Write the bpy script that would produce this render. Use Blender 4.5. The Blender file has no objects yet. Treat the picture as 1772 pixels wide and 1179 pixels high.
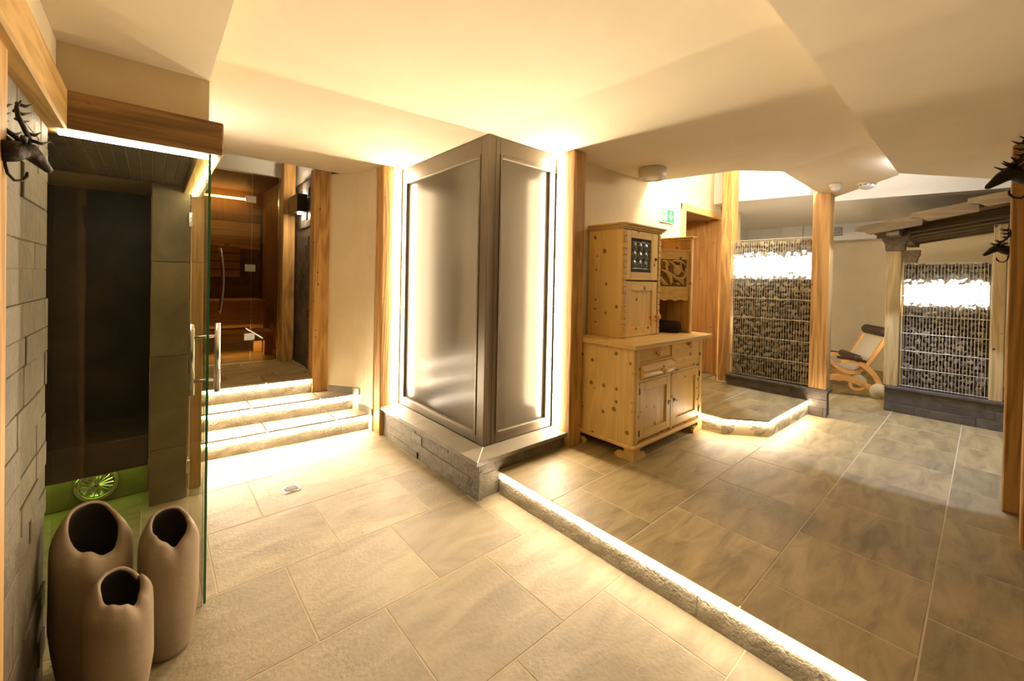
import bpy, bmesh, math, random
from mathutils import Vector, Matrix
random.seed(7)
S = bpy.context.scene
COL = S.collection
PI = math.pi

# ------------------------------------------------------------------ camera
YAW, ROLL, PITCH, F, CX, CY = .8538, .0200, -.0104, 716.3, 886.0, 493.1
W3 = Matrix(((math.sin(YAW), -math.cos(YAW), 0), (0, 0, 1), (math.cos(YAW), math.sin(YAW), 0)))
P3 = Matrix(((1, 0, 0), (0, math.cos(PITCH), -math.sin(PITCH)), (0, math.sin(PITCH), math.cos(PITCH))))
R3 = Matrix(((math.cos(ROLL), math.sin(ROLL), 0), (-math.sin(ROLL), math.cos(ROLL), 0), (0, 0, 1)))
Q = R3 @ P3 @ W3                       # world -> (right, up, forward)
right, up, fwd = Q[0], Q[1], Q[2]
cam_d = bpy.data.cameras.new('camera')
cam = bpy.data.objects.new('camera', cam_d)
COL.objects.link(cam)
mw = Matrix.Identity(4)
for i in range(3):
    mw[i][0] = right[i]; mw[i][1] = up[i]; mw[i][2] = -fwd[i]
mw[0][3], mw[1][3], mw[2][3] = 0, 0, 1.45
cam.matrix_world = mw
cam_d.sensor_fit = 'HORIZONTAL'
cam_d.sensor_width = 36.0
cam_d.lens = F / 1772 * 36.0
cam_d.shift_y = -(589.5 - CY) / 1772
cam_d.clip_start = .02
S.camera = cam

# ------------------------------------------------------------------ world, exposure
WORLD_STRENGTH = .08
world = bpy.data.worlds.new('dim_room_light'); S.world = world
world.use_nodes = True
bg = world.node_tree.nodes['Background']
bg.inputs[0].default_value = (1.0, .68, .27, 1)
bg.inputs[1].default_value = WORLD_STRENGTH
S.view_settings.view_transform = 'Standard'
S.view_settings.look = 'None'
S.view_settings.gamma = 1
S.view_settings.use_curve_mapping = False
S.view_settings.exposure = -0.30
S.cycles.max_bounces = 8
S.cycles.diffuse_bounces = 5
S.cycles.glossy_bounces = 3

# lamp strengths (emission of the light strips, in one place)
E_COL, E_COLIN, E_STEP, E_STAIR, E_PLAT, E_SHOWER, E_COVE, E_COLD, E_GLASS = 265, 5, 50, 165, 95, 80, 800, 110, 9
E_TOP, E_SAUNA, E_LAMP, E_GREEN = 110, 42, 520, 14
WARM = (1.0, .81, .59); WARMW = (1.0, .84, .62); COLD = (.78, .84, 1.0)

# ------------------------------------------------------------------ node helpers
def mat(name):
    m = bpy.data.materials.new(name); m.use_nodes = True
    nt = m.node_tree; nt.nodes.clear()
    return m, nt, nt.nodes, nt.links
def nd(nt, t, **kw):
    n = nt.nodes.new(t)
    for k, v in kw.items():
        if k.startswith('i_'):
            key = k[2:]
            n.inputs[int(key) if key.isdigit() else key.replace('_', ' ')].default_value = v
        else: setattr(n, k, v)
    return n
def ramp(nt, stops):
    r = nt.nodes.new('ShaderNodeValToRGB')
    e = r.color_ramp.elements
    while len(e) < len(stops): e.new(.5)
    for k, (p, c) in enumerate(stops):
        e[k].position = p; e[k].color = (*c, 1) if len(c) == 3 else c
    return r
def finish(m, nt, bsdf):
    o = nt.nodes.new('ShaderNodeOutputMaterial'); nt.links.new(bsdf.outputs[0], o.inputs[0]); return m
def coords(nt, scale, rnd=True):
    tc = nt.nodes.new('ShaderNodeTexCoord')
    mp = nt.nodes.new('ShaderNodeMapping'); mp.inputs['Scale'].default_value = scale
    nt.links.new(tc.outputs['Object'], mp.inputs['Vector'])
    if rnd:
        oi = nt.nodes.new('ShaderNodeObjectInfo')
        ml = nd(nt, 'ShaderNodeMath', operation='MULTIPLY', i_1=37.0)
        nt.links.new(oi.outputs['Random'], ml.inputs[0])
        cb = nt.nodes.new('ShaderNodeCombineXYZ')
        for k in range(3): nt.links.new(ml.outputs[0], cb.inputs[k])
        nt.links.new(cb.outputs[0], mp.inputs['Location'])
    return mp
def mixc(nt, a, b, fac, mode='MIX'):
    n = nt.nodes.new('ShaderNodeMix'); n.data_type = 'RGBA'; n.blend_type = mode
    for s, v in ((n.inputs[0], fac), (n.inputs[6], a), (n.inputs[7], b)):
        if hasattr(v, 'is_linked') or hasattr(v, 'links'): nt.links.new(v, s)
        else: s.default_value = v if isinstance(v, float) else (*v, 1)
    return n.outputs[2]
def emis(name, col, strength):
    m, nt, N, L = mat(name)
    e = nd(nt, 'ShaderNodeEmission', i_Color=(*col, 1), i_Strength=strength)
    return finish(m, nt, e)
def plain(name, col, rough=.5, metal=0.0, bump=0.0, bscale=60, var=0.0, spec=.5):
    m, nt, N, L = mat(name)
    b = nd(nt, 'ShaderNodeBsdfPrincipled', i_Roughness=rough, i_Metallic=metal)
    b.inputs['Base Color'].default_value = (*col, 1)
    b.inputs['Specular IOR Level'].default_value = spec
    mp = coords(nt, (1, 1, 1))
    if var:
        n = nd(nt, 'ShaderNodeTexNoise', i_Scale=bscale * .25, i_Detail=4.0); L.new(mp.outputs[0], n.inputs['Vector'])
        r = ramp(nt, [(.3, tuple(c * (1 - var) for c in col)), (.7, tuple(min(1, c * (1 + var)) for c in col))])
        L.new(n.outputs[0], r.inputs[0]); L.new(r.outputs[0], b.inputs['Base Color'])
    if bump:
        n2 = nd(nt, 'ShaderNodeTexNoise', i_Scale=float(bscale), i_Detail=5.0); L.new(mp.outputs[0], n2.inputs['Vector'])
        bp = nd(nt, 'ShaderNodeBump', i_Strength=bump, i_Distance=.02); L.new(n2.outputs[0], bp.inputs['Height'])
        L.new(bp.outputs[0], b.inputs['Normal'])
    return finish(m, nt, b)
def plaster(name, col, mott=.10):
    m, nt, N, L = mat(name)
    b = nd(nt, 'ShaderNodeBsdfPrincipled', i_Roughness=.85)
    b.inputs['Specular IOR Level'].default_value = .2
    mp = coords(nt, (1, 1, 1), False)
    n = nd(nt, 'ShaderNodeTexNoise', i_Scale=2.2, i_Detail=7.0, i_Roughness=.62, i_Distortion=.6); L.new(mp.outputs[0], n.inputs['Vector'])
    r = ramp(nt, [(.3, tuple(c * (1 - mott) for c in col)), (.68, col)])
    L.new(n.outputs[0], r.inputs[0]); L.new(r.outputs[0], b.inputs['Base Color'])
    n2 = nd(nt, 'ShaderNodeTexNoise', i_Scale=9.0, i_Detail=6.0); L.new(mp.outputs[0], n2.inputs['Vector'])
    bp = nd(nt, 'ShaderNodeBump', i_Strength=.12, i_Distance=.02); L.new(n2.outputs[0], bp.inputs['Height'])
    L.new(bp.outputs[0], b.inputs['Normal'])
    return finish(m, nt, b)
def wood(name, light, dark, axis='z', grain=1.0, knots=0.0, rough=.55, streak=.5, kscale=5.0):
    """timber: long rings and fine streaks along one axis, sparse round knots"""
    m, nt, N, L = mat(name)
    b = nd(nt, 'ShaderNodeBsdfPrincipled', i_Roughness=rough)
    b.inputs['Specular IOR Level'].default_value = .3
    k = {'x': 0, 'y': 1, 'z': 2}[axis]
    s1 = [7.0 * grain] * 3; s1[k] = .55 * grain
    s2 = [55.0 * grain] * 3; s2[k] = 1.6 * grain
    m1 = coords(nt, s1); m2 = coords(nt, s2); m3 = coords(nt, (1, 1, 1))
    n1 = nd(nt, 'ShaderNodeTexNoise', i_Scale=1.0, i_Detail=3.0, i_Distortion=1.4); L.new(m1.outputs[0], n1.inputs['Vector'])
    ml = nd(nt, 'ShaderNodeMath', operation='MULTIPLY', i_1=9.0); L.new(n1.outputs[0], ml.inputs[0])
    fr = nd(nt, 'ShaderNodeMath', operation='PINGPONG', i_1=1.0); L.new(ml.outputs[0], fr.inputs[0])
    n2 = nd(nt, 'ShaderNodeTexNoise', i_Scale=1.0, i_Detail=4.0); L.new(m2.outputs[0], n2.inputs['Vector'])
    ad = nd(nt, 'ShaderNodeMath', operation='MULTIPLY_ADD', i_1=.42); L.new(fr.outputs[0], ad.inputs[0])
    n2m = nd(nt, 'ShaderNodeMath', operation='MULTIPLY', i_1=.85); L.new(n2.outputs[0], n2m.inputs[0]); L.new(n2m.outputs[0], ad.inputs[2])
    mid = tuple((a * .6 + c * .4) for a, c in zip(light, dark))
    r = ramp(nt, [(.30, tuple(a * (1 - streak) + c * streak for a, c in zip(light, dark))), (.56, mid), (.78, light)])
    L.new(ad.outputs[0], r.inputs[0])
    col = r.outputs[0]
    if knots:
        sx = nt.nodes.new('ShaderNodeSeparateXYZ'); L.new(m3.outputs[0], sx.inputs[0])
        sa = nd(nt, 'ShaderNodeMath', operation='ADD'); cx_ = nt.nodes.new('ShaderNodeCombineXYZ')
        o3 = [q for q in range(3) if q != k]
        L.new(sx.outputs[o3[0]], sa.inputs[0]); L.new(sx.outputs[o3[1]], sa.inputs[1])
        L.new(sa.outputs[0], cx_.inputs[0]); L.new(sx.outputs[k], cx_.inputs[1])
        v = nd(nt, 'ShaderNodeTexVoronoi', voronoi_dimensions='2D', i_Scale=kscale, i_Randomness=1.0); L.new(cx_.outputs[0], v.inputs['Vector'])
        sep = nt.nodes.new('ShaderNodeSeparateColor'); L.new(v.outputs['Color'], sep.inputs[0])
        th = nd(nt, 'ShaderNodeMath', operation='MULTIPLY_ADD', i_1=knots, i_2=-knots * .42); L.new(sep.outputs[0], th.inputs[0])
        cm = nd(nt, 'ShaderNodeMath', operation='SUBTRACT'); L.new(th.outputs[0], cm.inputs[0]); L.new(v.outputs['Distance'], cm.inputs[1])
        kr = ramp(nt, [(0.0, (0, 0, 0)), (.03, (1, 1, 1))]); L.new(cm.outputs[0], kr.inputs[0])
        col = mixc(nt, col, tuple(c * .38 for c in dark), kr.outputs[0])
    L.new(col, b.inputs['Base Color'])
    bp = nd(nt, 'ShaderNodeBump', i_Strength=.22, i_Distance=.006); L.new(ad.outputs[0], bp.inputs['Height'])
    L.new(bp.outputs[0], b.inputs['Normal'])
    return finish(m, nt, b)
def stone(name, cols, scale=4.0, rough=.55, bump=.25, bscale=40.0, tint=.15, stretch=(1, 1, 1), dist=.01):
    m, nt, N, L = mat(name)
    b = nd(nt, 'ShaderNodeBsdfPrincipled', i_Roughness=rough)
    mp = coords(nt, stretch)
    n = nd(nt, 'ShaderNodeTexNoise', i_Scale=scale, i_Detail=6.0, i_Roughness=.6, i_Distortion=.8); L.new(mp.outputs[0], n.inputs['Vector'])
    r = ramp(nt, [(.3, cols[0]), (.52, cols[1]), (.75, cols[2])]); L.new(n.outputs[0], r.inputs[0])
    oi = nt.nodes.new('ShaderNodeObjectInfo')
    mr = nd(nt, 'ShaderNodeMapRange', i_3=1 - tint, i_4=1 + tint); L.new(oi.outputs['Random'], mr.inputs[0])
    hs = nd(nt, 'ShaderNodeHueSaturation'); L.new(mr.outputs[0], hs.inputs['Value']); L.new(r.outputs[0], hs.inputs['Color'])
    L.new(hs.outputs[0], b.inputs['Base Color'])
    mp2 = coords(nt, (1, 1, 1))
    n2 = nd(nt, 'ShaderNodeTexNoise', i_Scale=bscale, i_Detail=5.0); L.new(mp2.outputs[0], n2.inputs['Vector'])
    bp = nd(nt, 'ShaderNodeBump', i_Strength=bump, i_Distance=dist); L.new(n2.outputs[0], bp.inputs['Height'])
    L.new(bp.outputs[0], b.inputs['Normal'])
    return finish(m, nt, b)
def clear_glass(name, tint, refl=.6, rough=.0):
    m, nt, N, L = mat(name)
    t = nd(nt, 'ShaderNodeBsdfTransparent', i_Color=(*tint, 1))
    g = nd(nt, 'ShaderNodeBsdfGlossy', i_Roughness=rough, i_Color=(1, 1, 1, 1))
    fz = nd(nt, 'ShaderNodeFresnel', i_IOR=1.5)
    ml = nd(nt, 'ShaderNodeMath', operation='MULTIPLY', i_1=refl); L.new(fz.outputs[0], ml.inputs[0])
    mx = nt.nodes.new('ShaderNodeMixShader')
    L.new(ml.outputs[0], mx.inputs[0]); L.new(t.outputs[0], mx.inputs[1]); L.new(g.outputs[0], mx.inputs[2])
    return finish(m, nt, mx)
def frosted(name):
    m, nt, N, L = mat(name)
    t = nd(nt, 'ShaderNodeBsdfTranslucent', i_Color=(.80, .74, .62, 1))
    d = nd(nt, 'ShaderNodeBsdfDiffuse', i_Color=(.20, .17, .12, 1))
    a = nt.nodes.new('ShaderNodeMixShader'); a.inputs[0].default_value = .25
    L.new(t.outputs[0], a.inputs[1]); L.new(d.outputs[0], a.inputs[2])
    g = nd(nt, 'ShaderNodeBsdfRefraction', i_Roughness=.34, i_IOR=1.28, i_Color=(.92, .88, .78, 1))
    mx = nt.nodes.new('ShaderNodeMixShader'); mx.inputs[0].default_value = .55
    L.new(a.outputs[0], mx.inputs[1]); L.new(g.outputs[0], mx.inputs[2])
    gl = nd(nt, 'ShaderNodeBsdfGlossy', i_Roughness=.22)
    m2 = nt.nodes.new('ShaderNodeMixShader'); m2.inputs[0].default_value = .04
    L.new(mx.outputs[0], m2.inputs[1]); L.new(gl.outputs[0], m2.inputs[2])
    return finish(m, nt, m2)

# ------------------------------------------------------------------ materials
M = {}
M['plaster'] = plaster('warm_plaster', (.78, .66, .44))
M['ceil'] = plaster('ceiling_plaster', (.82, .72, .52), .06)
M['white'] = plaster('white_plaster', (.80, .77, .70), .05)
M['grout'] = plain('grout', (.50, .42, .27), .9)
M['tile'] = stone('floor_stone', [(.25, .205, .125), (.345, .285, .178), (.42, .35, .225)], 2.6, .55, .45, 55.0, .13, (1, 2.6, 1), .006)
M['tile2'] = stone('upper_floor_stone', [(.18, .132, .056), (.305, .23, .10), (.40, .305, .14)], 2.8, .52, .28, 55.0, .12, (1.0, 3.6, 1), .006)
M['riser'] = stone('rough_riser_stone', [(.22, .19, .13), (.31, .265, .18), (.38, .33, .23)], 9.0, .75, .9, 70.0, .08, (1, 1, 1), .02)
M['slate'] = stone('slate_brick', [(.12, .10, .07), (.17, .145, .10), (.22, .19, .135)], 9.0, .6, .8, 45.0, .12, (1, 1, 1), .015)
M['slate_light'] = stone('slate_brick_grey', [(.08, .065, .040), (.115, .094, .058), (.15, .122, .076)], 5.0, .6, .5, 30.0, .09, (1, 1, 1), .015)
M['slate_dark'] = stone('dark_stone_brick', [(.06, .048, .036), (.10, .08, .06), (.15, .12, .09)], 7.0, .6, .6, 45.0, .3, (1, 1, 1), .015)
M['ledge'] = stone('ledge_stone', [(.15, .13, .10), (.20, .175, .13), (.25, .22, .165)], 4.0, .35, .12, 40.0, .05)
M['plinth'] = stone('dark_plinth_stone', [(.05, .04, .03), (.085, .068, .05), (.12, .10, .075)], 6.0, .55, .4, 45.0, .2)
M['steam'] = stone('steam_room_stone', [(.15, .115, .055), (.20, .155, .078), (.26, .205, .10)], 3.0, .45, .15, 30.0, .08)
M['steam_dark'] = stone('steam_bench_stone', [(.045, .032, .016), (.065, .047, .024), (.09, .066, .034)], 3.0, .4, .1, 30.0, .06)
M['mosaic'] = plain('mosaic_chip', (.10, .085, .06), .4, var=.3, bscale=30)
M['timber_z'] = wood('timber_upright', (.54, .315, .105), (.17, .078, .02), 'z', 1.0, .10, .55, .75)
M['timber_x'] = wood('timber_cross', (.34, .20, .075), (.09, .045, .014), 'x', 1.0, .06, .55, .8)
M['timber_y'] = wood('timber_along', (.56, .36, .12), (.24, .13, .035), 'y', 1.0, .06, .55, .7)
M['pine_z'] = wood('pine_upright', (.88, .62, .225), (.68, .43, .13), 'z', .9, .32, .5, .4, 9.0)
M['pine_x'] = wood('pine_cross', (.88, .62, .225), (.68, .43, .13), 'x', .9, .32, .5, .4, 9.0)
M['pine_plain'] = wood('pine_trim', (.76, .52, .19), (.53, .33, .10), 'x', 1.0, 0, .5, .3)
M['larch_z'] = wood('larch_door_wood', (.60, .335, .11), (.30, .14, .036), 'z', .8, .12, .55, .6)
M['hut_post'] = wood('hut_post_wood', (.50, .36, .155), (.24, .15, .05), 'z', 1.0, .14, .6, .7)
M['old_y'] = wood('weathered_board', (.125, .082, .035), (.045, .027, .012), 'y', 1.0, 0, .8, .6)
M['old_x'] = wood('weathered_beam', (.17, .12, .065), (.065, .045, .025), 'x', 1.0, 0, .8, .6)
M['sauna_x'] = wood('sauna_board', (.62, .44, .20), (.42, .27, .10), 'x', .8, 0, .6, .3)
M['sauna_dark'] = wood('sauna_wall_board', (.26, .16, .07), (.13, .075, .03), 'z', .8, 0, .6, .3)
M['beech'] = wood('beech_frame', (.72, .43, .17), (.52, .27, .09), 'y', .6, 0, .45, .3)
M['metal_frame'] = plain('bronze_grey_frame', (.165, .135, .09), .36, .25)
M['chrome'] = plain('brushed_steel', (.72, .70, .66), .22, 1.0)
M['iron'] = plain('black_cast_iron', (.022, .015, .010), .45, .6, .3, 60)
M['ironpin'] = plain('dark_iron_key', (.03, .025, .02), .5, .8)
M['wire'] = plain('galvanised_wire', (.50, .44, .32), .45, .3)
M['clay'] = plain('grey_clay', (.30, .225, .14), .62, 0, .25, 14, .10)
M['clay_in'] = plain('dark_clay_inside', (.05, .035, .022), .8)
M['fabric'] = plain('cream_canvas', (.62, .57, .45), .9, 0, .2, 200)
M['brown'] = plain('brown_leather', (.05, .026, .014), .5)
M['towel'] = plain('brown_towel', (.035, .022, .012), .95, 0, .6, 180)
M['plastic'] = plain('white_plastic', (.78, .74, .64), .4)
M['sign_w'] = plain('sign_white', (.85, .85, .78), .5)
M['sign_g'] = plain('sign_green', (.01, .30, .09), .5)
M['grille'] = plain('vent_dark', (.08, .065, .045), .6)
M['lead'] = plain('lead_came', (.16, .15, .13), .4, .8)
M['bull'] = plain('bullseye_glass', (.16, .15, .07), .08, 0, 0, 60, 0, .8)
M['pane_dark'] = plain('dark_leaded_glass', (.05, .047, .05), .1)
M['glass'] = clear_glass('shower_glass', (.93, .93, .86), .45)
M['glass_edge'] = plain('green_glass_edge', (.03, .16, .07), .15)
M['sauna_glass'] = clear_glass('bronze_sauna_glass', (.72, .60, .43), .4)
M['frost'] = frosted('frosted_glass')
M['stone_g'] = stone('gabion_rock', [(.20, .155, .09), (.29, .23, .135), (.38, .30, .18)], 14.0, .85, .6, 60.0, .35, (1, 1, 1), .02)
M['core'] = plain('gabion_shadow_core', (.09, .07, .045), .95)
M['led_col'] = emis('led_column', WARM, E_COL)
M['led_colin'] = emis('led_column_inside', WARM, E_COLIN)
M['led_step'] = emis('led_step', WARM, E_STEP)
M['led_stair'] = emis('led_stair', WARM, E_STAIR)
M['led_plat'] = emis('led_platform', WARM, E_PLAT)
M['led_shower'] = emis('led_shower', WARMW, E_SHOWER)
M['led_cove'] = emis('led_cove_warm', WARMW, E_COVE)
M['led_sign'] = emis('led_cove_sign', WARMW, 400)
M['led_cold'] = emis('led_cove_cold', COLD, E_COLD)
M['led_top'] = emis('led_beam_top', (1, .92, .88), E_TOP)
M['led_sauna'] = emis('led_sauna', (1, .68, .28), E_SAUNA)
M['led_lamp'] = emis('lamp_bulb', (1, .80, .55), E_LAMP)
M['led_green'] = emis('led_green', (.62, 1.0, .10), E_GREEN)
M['lit_glass'] = emis('lit_glass_rock', (.92, .97, 1.0), E_GLASS)
M['lounge_fill'] = emis('lounge_fill_glow', (1, .74, .40), 85)  # glow of the two added resting room fill lights

# ------------------------------------------------------------------ object helpers
def link(o): COL.objects.link(o); return o
def setp(o, label=None, cat=None, group=None, kind=None):
    if label: o['label'] = label
    if cat: o['category'] = cat
    if group: o['group'] = group
    if kind: o['kind'] = kind
    return o
def thing(name, label, cat, loc=(0, 0, 0), group=None, kind=None):
    o = link(bpy.data.objects.new(name, None)); o.location = loc
    o.empty_display_size = .05
    return setp(o, label, cat, group, kind)
def wloc(o):
    v = Vector(o.location)
    while o.parent: o = o.parent; v += Vector(o.location)
    return v
def obj(name, bm, m, parent=None, smooth=False, loc=None, recalc=True):
    """link a bmesh given in world coordinates as ONE mesh object"""
    if recalc: bmesh.ops.recalc_face_normals(bm, faces=bm.faces)
    me = bpy.data.meshes.new(name)
    if loc is None:
        xs = [v.co for v in bm.verts]
        lo = Vector((min(v.x for v in xs), min(v.y for v in xs), min(v.z for v in xs)))
        hi = Vector((max(v.x for v in xs), max(v.y for v in xs), max(v.z for v in xs)))
        loc = Vector(((lo.x + hi.x) / 2, (lo.y + hi.y) / 2, lo.z))
    loc = Vector(loc)
    bmesh.ops.translate(bm, vec=-loc, verts=bm.verts)
    bm.to_mesh(me); bm.free()
    if smooth: me.shade_smooth()
    ms = m if isinstance(m, (list, tuple)) else [m]
    for q in ms: me.materials.append(M[q] if isinstance(q, str) else q)
    o = link(bpy.data.objects.new(name, me))
    if parent is not None:
        o.parent = parent; o.location = loc - wloc(parent)
    else: o.location = loc
    return o
def B(): return bmesh.new()
def box(bm, x0, x1, y0, y1, z0, z1, bev=0.0, mi=0):
    vs = [bm.verts.new(p) for p in ((x0, y0, z0), (x1, y0, z0), (x1, y1, z0), (x0, y1, z0), (x0, y0, z1), (x1, y0, z1), (x1, y1, z1), (x0, y1, z1))]
    fs = [bm.faces.new([vs[i] for i in f]) for f in ((0, 3, 2, 1), (4, 5, 6, 7), (0, 1, 5, 4), (1, 2, 6, 5), (2, 3, 7, 6), (3, 0, 4, 7))]
    for f in fs: f.material_index = mi
    if bev:
        es = list({e for f in fs for e in f.edges})
        bmesh.ops.bevel(bm, geom=es, offset=bev, segments=1, affect='EDGES', profile=.5)
    return bm
def obox(bm, a, b, w, z0, z1, bev=0.0, side=0):
    """upright box along the plan line a->b, width w (side 0 centred, +1 left, -1 right of the direction)"""
    a, b = Vector(a[:2]), Vector(b[:2]); d = (b - a).normalized(); n = Vector((-d.y, d.x))
    lo, hi = {0: (-w / 2, w / 2), 1: (0, w), -1: (-w, 0)}[side]
    pts = [a + n * lo, b + n * lo, b + n * hi, a + n * hi]
    return prism(bm, [(p.x, p.y) for p in pts], z0, z1, bev)
def prism(bm, poly, z0, z1, bev=0.0):
    n = len(poly)
    lo = [bm.verts.new((p[0], p[1], z0)) for p in poly]; hi = [bm.verts.new((p[0], p[1], z1)) for p in poly]
    fs = [bm.faces.new(lo[::-1]), bm.faces.new(hi)]
    for i in range(n): fs.append(bm.faces.new((lo[i], lo[(i + 1) % n], hi[(i + 1) % n], hi[i])))
    if bev:
        es = list({e for f in fs for e in f.edges})
        bmesh.ops.bevel(bm, geom=es, offset=bev, segments=1, affect='EDGES', profile=.5)
    return bm
def plate(bm, pts, o, u, v, n, t):
    """flat outline pts (a,b) in the plane o + a*u + b*v, extruded by t along n"""
    o, u, v, n = Vector(o), Vector(u), Vector(v), Vector(n)
    lo = [bm.verts.new(o + u * a + v * b) for a, b in pts]; hi = [bm.verts.new(o + u * a + v * b + n * t) for a, b in pts]
    k = len(pts)
    bm.faces.new(lo[::-1]); bm.faces.new(hi)
    for i in range(k): bm.faces.new((lo[i], lo[(i + 1) % k], hi[(i + 1) % k], hi[i]))
    return bm
def tube(bm, pts, r, seg=8, cap=True):
    pts = [Vector(p) for p in pts]; n = len(pts)
    rs = r if isinstance(r, (list, tuple)) else [r] * n
    rings = []; prev = None
    for i, p in enumerate(pts):
        t = (pts[min(i + 1, n - 1)] - pts[max(i - 1, 0)]).normalized()
        if prev is None:
            a = Vector((0, 0, 1)) if abs(t.z) < .9 else Vector((1, 0, 0))
            u = t.cross(a).normalized()
        else: u = (prev - t * prev.dot(t)).normalized()
        prev = u; v = t.cross(u)
        rings.append([bm.verts.new(p + (u * math.cos(2 * PI * k / seg) + v * math.sin(2 * PI * k / seg)) * rs[i]) for k in range(seg)])
    for i in range(n - 1):
        for k in range(seg): bm.faces.new((rings[i][k], rings[i][(k + 1) % seg], rings[i + 1][(k + 1) % seg], rings[i + 1][k]))
    if cap: bm.faces.new(rings[0][::-1]); bm.faces.new(rings[-1])
    return bm
def lathe(bm, prof, c, seg=20, axis='z'):
    """profile (radius, height) turned about an axis through c"""
    c = Vector(c); rings = []
    for r, h in prof:
        ring = []
        for k in range(seg):
            a = 2 * PI * k / seg; p, q = r * math.cos(a), r * math.sin(a)
            ring.append(bm.verts.new(c + {'z': Vector((p, q, h)), 'y': Vector((p, h, q)), 'x': Vector((h, p, q))}[axis]))
        rings.append(ring)
    for i in range(len(rings) - 1):
        for k in range(seg): bm.faces.new((rings[i][k], rings[i][(k + 1) % seg], rings[i + 1][(k + 1) % seg], rings[i + 1][k]))
    bm.faces.new(rings[0][::-1]); bm.faces.new(rings[-1])
    return bm
def struct(name, bm, m, parent=None, label=None):
    o = obj(name, bm, m, parent)
    o['kind'] = 'structure'
    if label and parent is None: o['label'] = label
    return o
_cache = {}
def piece(name, key, builder, m, parent, loc, rot=None):
    """alike pieces share their mesh; loc is the piece's own origin in world coordinates"""
    k = (key, m)
    if k not in _cache:
        bm = B(); builder(bm); bmesh.ops.recalc_face_normals(bm, faces=bm.faces)
        me = bpy.data.meshes.new(name); bm.to_mesh(me); bm.free(); me.materials.append(M[m]); _cache[k] = me
    o = link(bpy.data.objects.new(name, _cache[k])); o.parent = parent; o.location = Vector(loc) - wloc(parent)
    if rot: o.rotation_euler = rot
    return o
def strip(bm, m, label, group=None):
    """a light strip is one thing"""
    return setp(obj('led_strip', bm, m), label, 'light strip', group)

# ================================================================== FLOORS
G = .003
def tile_rows(parent, x0, x1, rows, length, offs, z, m, clip=None, th=.014):
    for r in range(len(rows) - 1):
        ya, yb = rows[r], rows[r + 1]
        x = x0 - length + (offs[r % len(offs)] % length)
        while x < x1 - .02:
            a, b = max(x, x0), min(x + length, x1); x += length
            if b - a < .03: continue
            if clip and not clip((a + b) / 2, (ya + yb) / 2): continue
            w, d = b - a - 2 * G, yb - ya - 2 * G
            piece('tile', ('t', round(w, 3), round(d, 3), th), lambda bm, w=w, d=d: box(bm, -w / 2, w / 2, -d / 2, d / 2, 0, th, .0015), m, parent,
                  ((a + b) / 2, (ya + yb) / 2, z - th))
# lower floor
bm = B(); box(bm, -1.4, 1.82, -1.2, 4.3, -.06, -.0012)
floor1 = struct('floor', bm, 'grout', label='lower floor of sand coloured stone tiles in front of the steps')
rows = [1.71 + .555 * k for k in range(-5, 5)]
tile_rows(floor1, -1.4, 1.80, rows, .548, [(.24 + 1.4), (.52 + 1.4 - .004)], 0, 'tile', lambda x, y: not (y < -.9))
# upper floor
bm = B(); prism(bm, [(1.81, -1.6), (9.0, -1.6), (9.0, 3.4), (4.3, 3.4), (4.3, 2.35), (1.81, 2.35)], -.06, .1488)
floor2 = struct('floor', bm, 'grout', label='upper floor of brown stone tiles one step up')
rows = [-.91, -.39, .13, .63, 1.165, 1.665, 2.165, 2.32]
tile_rows(floor2, 1.793, 8.8, rows, .548, [.26, .53], .15, 'tile2')
# platform (third level) in front of the door
plat = [(3.745, 2.30), (3.745, 1.49), (4.005, 1.20), (5.04, 1.17), (5.04, 2.30)]
bm = B(); prism(bm, plat + [(5.6, 2.30), (5.6, 3.2), (4.45, 3.2), (4.45, 2.30)], .15, .2935)
floor3 = struct('floor', bm, 'grout', label='small raised platform with a bevelled corner before the wooden door')
def tpoly(parent, poly, z, m, th=.014):
    bm = B(); c = Vector((sum(p[0] for p in poly) / len(poly), sum(p[1] for p in poly) / len(poly)))
    q = [c + (Vector(p) - c) * (1 - .006 / max(.05, (Vector(p) - c).length)) for p in poly]
    prism(bm, q, z - th, z, .0015); return obj('tile', bm, m, parent)
for poly in ([(3.735, 1.85), (3.735, 1.48), (3.99, 1.19), (4.20, 1.186), (4.20, 1.85)], [(4.20, 1.186), (4.62, 1.178), (4.62, 1.70), (4.20, 1.70)],
             [(4.62, 1.178), (5.04, 1.166), (5.04, 1.70), (4.62, 1.70)], [(4.20, 1.70), (4.62, 1.70), (4.62, 2.28), (4.20, 2.28)],
             [(4.62, 1.70), (5.16, 1.70), (5.16, 2.28), (4.62, 2.28)], [(3.735, 1.85), (4.20, 1.85), (4.20, 2.28), (3.735, 2.28)], [(4.5, 2.28), (5.5, 2.28), (5.5, 2.8), (4.5, 2.8)]):
    tpoly(floor3, poly, .295, 'tile2')
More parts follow.
